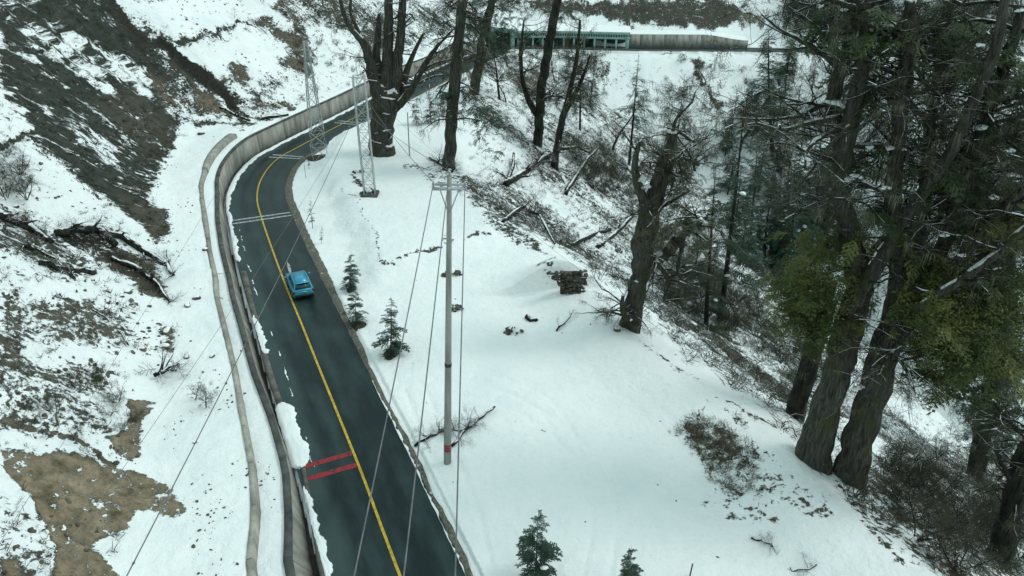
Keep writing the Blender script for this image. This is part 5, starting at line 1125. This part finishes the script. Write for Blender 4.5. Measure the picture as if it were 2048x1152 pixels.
fallen([(1112,662,2), (1128,650,2,.1), (1142,636,1.5,.2)], 'thin grey stick lying beside the short log on the platform', 'stick', 2, .05, snow=False, sp=.4, cat='stick', blen=(.2, .5))
fallen([(0,436,9,.2), (30,452,8,.2), (70,468,7,.2), (108,490,5,.1)], 'black fallen trunk reaching in from the left edge', 'fallen_tree', 9, .15, cat='fallen tree', sp=.8)
fallen([(118,480,7,.3), (155,470,9,.3), (205,470,8,.3), (235,500,6,.2)], 'black uprooted log with tangled roots at the gully head', 'fallen_log', 12, .2, snow=False, cat='log', sp=.7)
fallen([(200,472,6,.2), (245,480,6,.2), (290,505,6), (335,530,5), (345,552,4)], 'long black branch running down the dark gully', nb=10, sp=.7)
fallen([(80,532,5,.1), (130,545,5,.1), (190,550,4)], 'dark snow-lined log below the uprooted log', 'fallen_log', 6, cat='log')
fallen([(225,520,5,.1), (270,540,5,.1), (310,565,4,.1), (340,605,3)], 'lower black branch crossing the dark gully', nb=8, sp=.6)
fallen([(0,470,4), (50,495,4), (110,520,3), (150,560,3)], 'thin dark branch below the black trunk at the left edge', nb=8, sp=.8)
fallen([(185,620,2), (215,640,2), (245,670,1.6), (255,695,1.5)], 'thin dark twig lying down the white slope', nb=4, sp=.4, snow=False, blen=(.3, .8))
fallen([(310,760,4,.2), (335,750,4,.2), (360,742,3,.3)], 'dark branchy tangle on snow left of the forked bare sapling', nb=9, sp=.6)
fallen([(440,215,3), (470,232,3), (500,243,2)], 'dark log lying at the foot of the black gully behind the wall', 'fallen_log', 5, cat='log', sp=.6)
fallen([(515,240,3), (550,236,3), (578,232,2)], 'brushy debris lying along the top of the long wall', nb=6, sp=.6)
fallen([(830,893,3), (860,875,4), (885,862,3)], 'dead branch lying left of the foot of the concrete pole', nb=10, lift=.05, sp=.5, snow=False, blen=(.3, .8))
fallen([(905,895,3), (935,860,3,.1), (965,835,3,.1), (990,820,2,.2)], 'long needled dead branch lying right of the foot of the concrete pole', nb=14, lift=.06, sp=.5, snow=False, blen=(.3, .9))
fallen([(870,868,2), (900,858,3), (925,862,2)], 'small heap of twigs behind the foot of the concrete pole', nb=10, lift=.05, sp=.5, snow=False, blen=(.3, .7))
fallen([(860,318,3), (880,330,4), (905,345,3)], 'dark brush heap at the foot of the tall conifer trunk', nb=14, lift=.1, sp=.9)
fallen([(1500,1080,2), (1530,1085,2), (1545,1095,2)], 'small twig heap on snow near the bottom right', nb=6, lift=.03, sp=.4, snow=False, blen=(.2, .5))
fallen([(1575,1135,2), (1605,1140,2), (1635,1130,2)], 'low twiggy branch on snow at the bottom right', nb=6, lift=.03, sp=.4, snow=False, blen=(.2, .5))
fallen([(1800,700,5,2.5), (1770,780,5,1.2), (1745,850,4,.4)], 'thin dark stem leaning beside the second giant trunk', 'leaning_stem', 8, cat='stem', snow=False)
b = hit(1380, 1152); mb = MB(); mb.tube([b, b + [0.03, 0, .75]], .03, 5); tag(mb.build('thin_post', M['bark_dark'], loc=b), 'thin dark post standing in the snow at the bottom edge', 'post')
# ------------------------------------------------------------------ concrete pole with crossarm
pb = unp(895, 925, float(height([0], [0])[0]) * 0 + hit(895, 925)[2]); top = aty(899, 340, pb[1]); Hp = top[2] - pb[2]; lean = top - pb
pole = empty('utility_pole', pb, 'tall round concrete power pole standing on the platform with steel crossarm', 'power pole')
at = lambda t: pb + lean * t
mb = MB(); mb.tube([at(-.04), at(.1), at(.4), at(.7), at(.985)], [.19, .183, .155, .125, .098], 20); mb.build('shaft', M['pole'], pole, smooth=True)
rad = lambda t: .19 - .093 * t
mb = MB(); t = .386; mb.tube([at(t - .006), at(t + .006)], rad(t) + .012, 20); mb.build('dark_band', M['gutter'], pole)
def sleeve(t0, t1, n=14, tearing=.0, seed=0): mb = MB(); mb.tube([at(t0), at((t0 + t1) / 2), at(t1)], [rad(t0) + .006] * 3, 20, False); return mb
for k, (t0, t1) in enumerate([(.052, .060), (.063, .072), (.075, .081)]): sleeve(t0, t1).build('red_mark', M['red'], pole)
mb = MB()   # short worn vertical strokes of the red plate between the bands
for a in (-2.1, -1.75, -1.4, -1.1): p0 = at(.058); rr_ = rad(.058) + .006; mb.box(p0 + [math.cos(a) * rr_, math.sin(a) * rr_, .12], (.03, .03, .3))
mb.build('red_stroke', M['red'], pole)
ca = at(.937); e1 = aty(865, 377, pb[1] - .25); e2 = aty(933, 378, pb[1] - .25); e1[2] = e2[2] = (e1[2] + e2[2]) / 2
mb = MB(); mb.box((e1 + e2) / 2, (e2[0] - e1[0], .10, .11)); mb.build('crossarm', M['steel'], pole)
mb = MB(); mb.box((e1 + e2) / 2 + [0, .5, 0], (e2[0] - e1[0] - .1, .07, .09)); mb.build('crossarm', M['steel'], pole)
for e, kx_ in ((e1, .3), (e2, -.3)):
    mb = MB(); mb.tube([e + [kx_, 0, -.02], at(.885) + [-.05 * np.sign(kx_), -.12, 0]], .028, 5); mb.build('brace', M['steel'], pole)
ins = []
for q in (e1 + [.05, 0, .05], e2 + [-.05, 0, .05], at(.985)):
    mb = MB(); mb.tube([q, q + [0, 0, .10], q + [0, 0, .12], q + [0, 0, .18], q + [0, 0, .2], q + [0, 0, .28]], [.03, .03, .07, .07, .04, .04], 8); mb.build('insulator', M['steel'], pole); ins.append(q + [0, 0, .2])
# ------------------------------------------------------------------ lattice towers
def lattice(name, label, base, H, w0, w1, npan, rl=.045, rb=.022, taper=1.0, rot=.5):
    b = np.array(base); root = empty(name, b, label, 'lattice tower')
    cr_, sr_ = math.cos(rot), math.sin(rot)
    def cn(k, t):
        w = (w0 + (w1 - w0) * min(1, t) ** taper) / 2; sx = (-1, 1, 1, -1)[k] * w; sy = (-1, -1, 1, 1)[k] * w
        return b + [sx * cr_ - sy * sr_, sx * sr_ + sy * cr_, H * t]
    for k in range(4): mb = MB(); mb.tube([cn(k, t) for t in np.linspace(-.02, 1, 8)], rl, 4); mb.build('leg', M['steel'], root)
    tv = [1 - (1 - i / npan) ** (1.35 if w0 > w1 * 1.5 else 1) for i in range(npan + 1)]
    for i in range(npan):
        t0, t1 = tv[i], tv[i + 1]; mb = MB()
        for k in range(4):
            j = (k + 1) % 4; mb.tube([cn(k, t0), cn(j, t1)], rb, 3, False); mb.tube([cn(j, t0), cn(k, t1)], rb, 3, False); mb.tube([cn(k, t1), cn(j, t1)], rb, 3, False)
        mb.build('lattice_panel', M['steel'], root)
    return root, cn
tb = hit(640, 316); tt = aty(612, 80, tb[1]); HT = tt[2] - tb[2]
t1r, cn1 = lattice('lattice_tower', 'tapering green-grey lattice power tower beside the road bend', tb + [0, 0, -.1], HT, 1.75, .34, 11, .05, .026, .85)
a1 = tb + [0, 0, HT * .92]; mb = MB(); mb.tube([a1 + [-1.05, 0, 0], a1 + [1.05, 0, 0]], .06, 4); mb.tube([a1 + [-1.05, 0, 0], a1 + [0, 0, .5]], .03, 4); mb.tube([a1 + [1.05, 0, 0], a1 + [0, 0, .5]], .03, 4); mb.build('crossarm', M['steel'], t1r)
for dx in (-1, 1): mb = MB(); mb.tube([a1 + [dx, 0, 0], a1 + [dx, 0, .22]], [.05, .03], 6); mb.build('insulator', M['steel'], t1r)
mb = MB(); blob(mb, tb, (1.5, 1.0, .25), 8, .4, ICO3); o_ = mb.build('soil_heap', M['soil'], loc=tb); tag(o_, 'dark disturbed earth under the tapering lattice tower', 'earth heap')
mbb = hit(740, 390); mt_ = aty(733, 152, mbb[1]); HM = mt_[2] - mbb[2]
t2r, cn2 = lattice('lattice_mast', 'square parallel-sided lattice mast in front of the forked old tree', mbb, HM, .98, .98, 9, .055, .024, rot=.12)
mb = MB(); mb.box(mbb + [0, 0, .05], (1.5, 1.3, .25)); mb.build('footing', M['concrete_dark'], t2r)
mtop = mbb + [0, 0, HM]; mb = MB(); mb.tube([mtop + [-.1, 0, .0], mtop + [-.1, 0, 1.6]], .03, 5); mb.tube([mtop + [-.9, .1, -.1], mtop + [1.6, -.3, -.35]], .035, 4); mb.build('top_bracket', M['steel'], t2r)
for (bx, tx, lab) in [((819,312), (815,225), 'thin grey post standing right of the forked old tree'), ((853,188), (851,140), 'thin double post near the road behind the young spruces')]:
    b = hit(*bx); e = aty(tx[0], tx[1], b[1]); mb = MB(); mb.tube([b - [0, 0, .2], e], .06, 6); tag(mb.build('thin_post', M['pole'], loc=b), lab, 'post', )
b = hit(612, 356); mb = MB(); mb.tube([b, b + [0, 0, 1.5]], .03, 5); tag(mb.build('marker_stake', M['pole'], loc=b), 'thin marker stake at the road edge left of the mast', 'stake')
# wires
def wire(a, b, sagm, label, r=.016, n=24):
    a = np.array(a); b = np.array(b); t = np.linspace(0, 1, n)[:, None]; Q = a + (b - a) * t; Q[:, 2] -= (4 * sagm * t * (1 - t))[:, 0]
    mb = MB(); mb.tube(Q, r, 4, False); o = mb.build('power_line', M['wire'], loc=a); tag(o, label, 'wire', 'power lines'); return o
def endray(px, py, z): d = ray(px, py); t = (z - CH) / d[2]; return np.array([0, 0, CH]) + d * t
def ext(a, px, py, z, k=1.25): e = endray(px, py, z); return a + (e - a) * k
wire(ins[0], ext(ins[0], 706, 1152, 13.2), .15, 'left power line running from the pole crossarm to the bottom edge', .018)
wire(ins[2], ext(ins[2], 806, 1152, 13.4), .15, 'middle power line running from the pole top to the bottom edge', .018)
wire(ins[1], ext(ins[1], 910, 1152, 13.2), .15, 'right power line running from the pole crossarm to the bottom edge', .018)
wire(mtop + [.5, 0, -1.9], ins[0], .3, 'lower power line from the square mast to the left end of the crossarm')
wire(mtop + [.5, 0, -3.1], ins[2], .3, 'upper power line from the square mast to the pole top')
wire(mtop + [.5, .4, -1.4], hit(1600, 890) + [0, 0, 1.0], 1.0, 'long thin wire sagging from the square mast over the platform edge to the giant trees', .010)
wire(cn2(0, .72), ext(cn2(0, .72), 236, 1152, 9.0), .6, 'dark wire crossing the road behind the car towards the lower left corner', .022)
wire(cn2(3, .70), ext(cn2(3, .70), 70, 1152, 9.0), .7, 'faint wire crossing the road further left than the dark wire', .010)
wire(a1 + [-1, 0, .2], ext(a1 + [-1, 0, .2], 0, 1040, 10), .8, 'faint wire from the tapering tower to the left edge', .008)
# ------------------------------------------------------------------ blue car
def loft(mb, rings):
    k = len(rings[0]); V = [p for r in rings for p in r]; Q = []
    for i in range(len(rings) - 1):
        for j in range(k): Q.append((i * k + j, i * k + (j + 1) % k, (i + 1) * k + (j + 1) % k, (i + 1) * k + j))
    c0 = np.mean(rings[0], 0); c1 = np.mean(rings[-1], 0); n = len(V); V = V + [c0, c1]; T = [(n, (j + 1) % k, j) for j in range(k)] + [(n + 1, (len(rings) - 1) * k + j, (len(rings) - 1) * k + (j + 1) % k) for j in range(k)]
    mb.add(V, Q, T)
sc_ = s_of(603, 602); hd0 = np.array(P(sc_, .86, 0)); hd1 = np.array(P(sc_ + 4.4, .86, 0)); dirv = (hd1 - hd0)[:2]; ang = math.atan2(dirv[1], dirv[0]) - math.pi / 2
car = bpy.data.objects.new('parked_car', None); car.name = 'blue_car'; S.collection.objects.link(car)
tag(car, 'bright blue station wagon car driving up the right lane beside the yellow line', 'car')
def cmat(n, c, r=.3, metal=.0, coat=0, em=None):
    m = bpy.data.materials.new(n); m.use_nodes = True; b = m.node_tree.nodes['Principled BSDF']; b.inputs['Base Color'].default_value = (*c, 1); b.inputs['Roughness'].default_value = r; b.inputs['Metallic'].default_value = metal; b.inputs['Coat Weight'].default_value = coat; return m
BL = cmat('blue_paint', (.012, .29, .46), .35, .1, .5); GLS = cmat('car_glass', (.008, .028, .034), .12); BLK = cmat('black_trim', (.01, .012, .012), .6); TAIL = cmat('tail_lamp', (.10, .012, .03), .3); SIL = cmat('rail_paint', (.10, .36, .50), .35, .3); GRN = cmat('number_plate', (.18, .55, .36), .5); RIM = cmat('alloy', (.3, .33, .34), .4, .6); TYR = cmat('rubber', (.012, .012, .012), .9); RG = cmat('rear_glass', (.010, .075, .085), .15)
rings = []
for y, wv, zb, zt in [(-2.28, .80, .42, .80), (-2.22, .88, .34, .98), (-1.9, .915, .26, 1.03), (-1.0, .925, .22, 1.02), (.2, .925, .22, 1.00), (1.2, .92, .22, .97), (1.8, .89, .26, .90), (2.15, .80, .32, .78), (2.24, .68, .38, .66)]:
    h = zt - zb; rings.append([np.array(q) for q in [(-wv * .90, y, zb), (-wv, y, zb + .12 * h), (-wv, y, zt - .30 * h), (-wv * .96, y, zt - .08 * h), (-wv * .88, y, zt), (wv * .88, y, zt), (wv * .96, y, zt - .08 * h), (wv, y, zt - .30 * h), (wv, y, zb + .12 * h), (wv * .90, y, zb)]][::-1])
mb = MB(); loft(mb, rings); mb.build('body', BL, car, smooth=False)
B0 = [(-.84, -2.18, .98), (.84, -2.18, .98), (.83, 1.05, .96), (-.83, 1.05, .96)]; T0 = [(-.64, -1.86, 1.60), (.64, -1.86, 1.60), (.63, .28, 1.59), (-.63, .28, 1.59)]
mb = MB(); mb.add(B0 + T0, [(0, 1, 5, 4), (1, 2, 6, 5), (2, 3, 7, 6), (3, 0, 4, 7), (4, 5, 6, 7)]); mb.build('cabin', BL, car)
def patch(a, b, c, d, u0, u1, v0, v1, m, name, th=.012):
    a, b, c, d = map(np.array, (a, b, c, d)); n = np.cross(b - a, d - a); n = n / np.linalg.norm(n)
    pt = lambda u, v: (a * (1 - u) + b * u) * (1 - v) + (d * (1 - u) + c * u) * v
    q = [pt(u0, v0), pt(u1, v0), pt(u1, v1), pt(u0, v1)]; mb = MB(); mb.add([x - n * .01 for x in q] + [x + n * th for x in q], [(4, 5, 6, 7), (0, 1, 5, 4), (1, 2, 6, 5), (2, 3, 7, 6), (3, 0, 4, 7)]); return mb.build(name, m, car)
patch(B0[0], B0[1], T0[1], T0[0], .06, .94, .14, .84, RG, 'rear_window'); patch(B0[2], B0[3], T0[3], T0[2], .06, .94, .08, .92, GLS, 'windscreen')
for s0_, s1_ in ((.05, .24), (.27, .60), (.63, .93)):
    patch(B0[1], B0[2], T0[2], T0[1], s0_, s1_, .12, .86, GLS, 'side_window'); patch(B0[3], B0[0], T0[0], T0[3], 1 - s1_, 1 - s0_, .12, .86, GLS, 'side_window')
mb = MB(); mb.box((0, -.78, 1.625), (1.20, 2.05, .05)); mb.build('roof', BL, car); mb = MB(); mb.box((0, -1.92, 1.60), (1.22, .28, .05)); mb.build('rear_spoiler', SIL, car)
for sx_ in (-1, 1):
    mb = MB(); mb.tube([(sx_ * .62, -1.75, 1.64), (sx_ * .62, -1.6, 1.70), (sx_ * .61, .0, 1.70), (sx_ * .61, .15, 1.63)], .025, 5); mb.build('roof_rail', SIL, car)
    mb = MB(); mb.box((sx_ * .82, -2.20, .86), (.20, .14, .26)); mb.build('tail_lamp', TAIL, car)
    mb = MB(); mb.tube([(sx_ * .90, .85, 1.0), (sx_ * 1.06, .80, 1.06), (sx_ * 1.16, .80, 1.06)], [.03, .10, .07], 6); mb.build('wing_mirror', BL, car)
    mb = MB(); mb.box((sx_ * .70, 2.13, .66), (.30, .14, .16)); mb.build('headlamp', RIM, car)
    for y in (-1.38, 1.38):
        w_ = bpy.data.objects; mb = MB(); mb.tube([(sx_ * .74, y, .34), (sx_ * .76, y, .34), (sx_ * .93, y, .34), (sx_ * .945, y, .34)], [.31, .34, .34, .31], 20); wo = mb.build('wheel', TYR, car)
        mb = MB(); mb.tube([(sx_ * .93, y, .34), (sx_ * .955, y, .34)], [.22, .20], 12); ro_ = mb.build('rim', RIM, None); ro_.parent = wo
mb = MB(); mb.box((0, -2.28, .50), (1.62, .14, .24)); mb.build('rear_bumper', BLK, car); mb = MB(); mb.box((0, -2.285, .82), (.50, .03, .17)); mb.build('number_plate', GRN, car)
mb = MB(); mb.box((0, -2.27, 1.02 - .02), (1.3, .05, .03)); mb.build('tailgate_strip', SIL, car)
mb = MB()   # illegible dark characters of the plate
for k in range(7): mb.box((-.20 + k * .062, -2.302, .82), (.028, .006, .08))
mb.build('plate_mark', BLK, car)
car.scale = (.8, .8, .8); car.location = tuple(hd0 + np.r_[dirv / np.linalg.norm(dirv) * 1.8, .012]); car.rotation_euler = (0, 0, ang)
# worn white arrow remnant ahead of the car
sa = s_of(588, 540); mb = MB(); V = []
for ds, dd in [(0, .0), (.5, .16), (1.5, .22), (2.3, .12), (1.5, .0), (.6, -.04)]: V.append(P(sa + ds - .6, .62 + dd, .008))
mb.add(V, [(0, 1, 2, 5), (5, 2, 3, 4)]); tag(mb.build('road_mark', M['white']), 'worn white lane mark just ahead of the blue car', kind='structure')
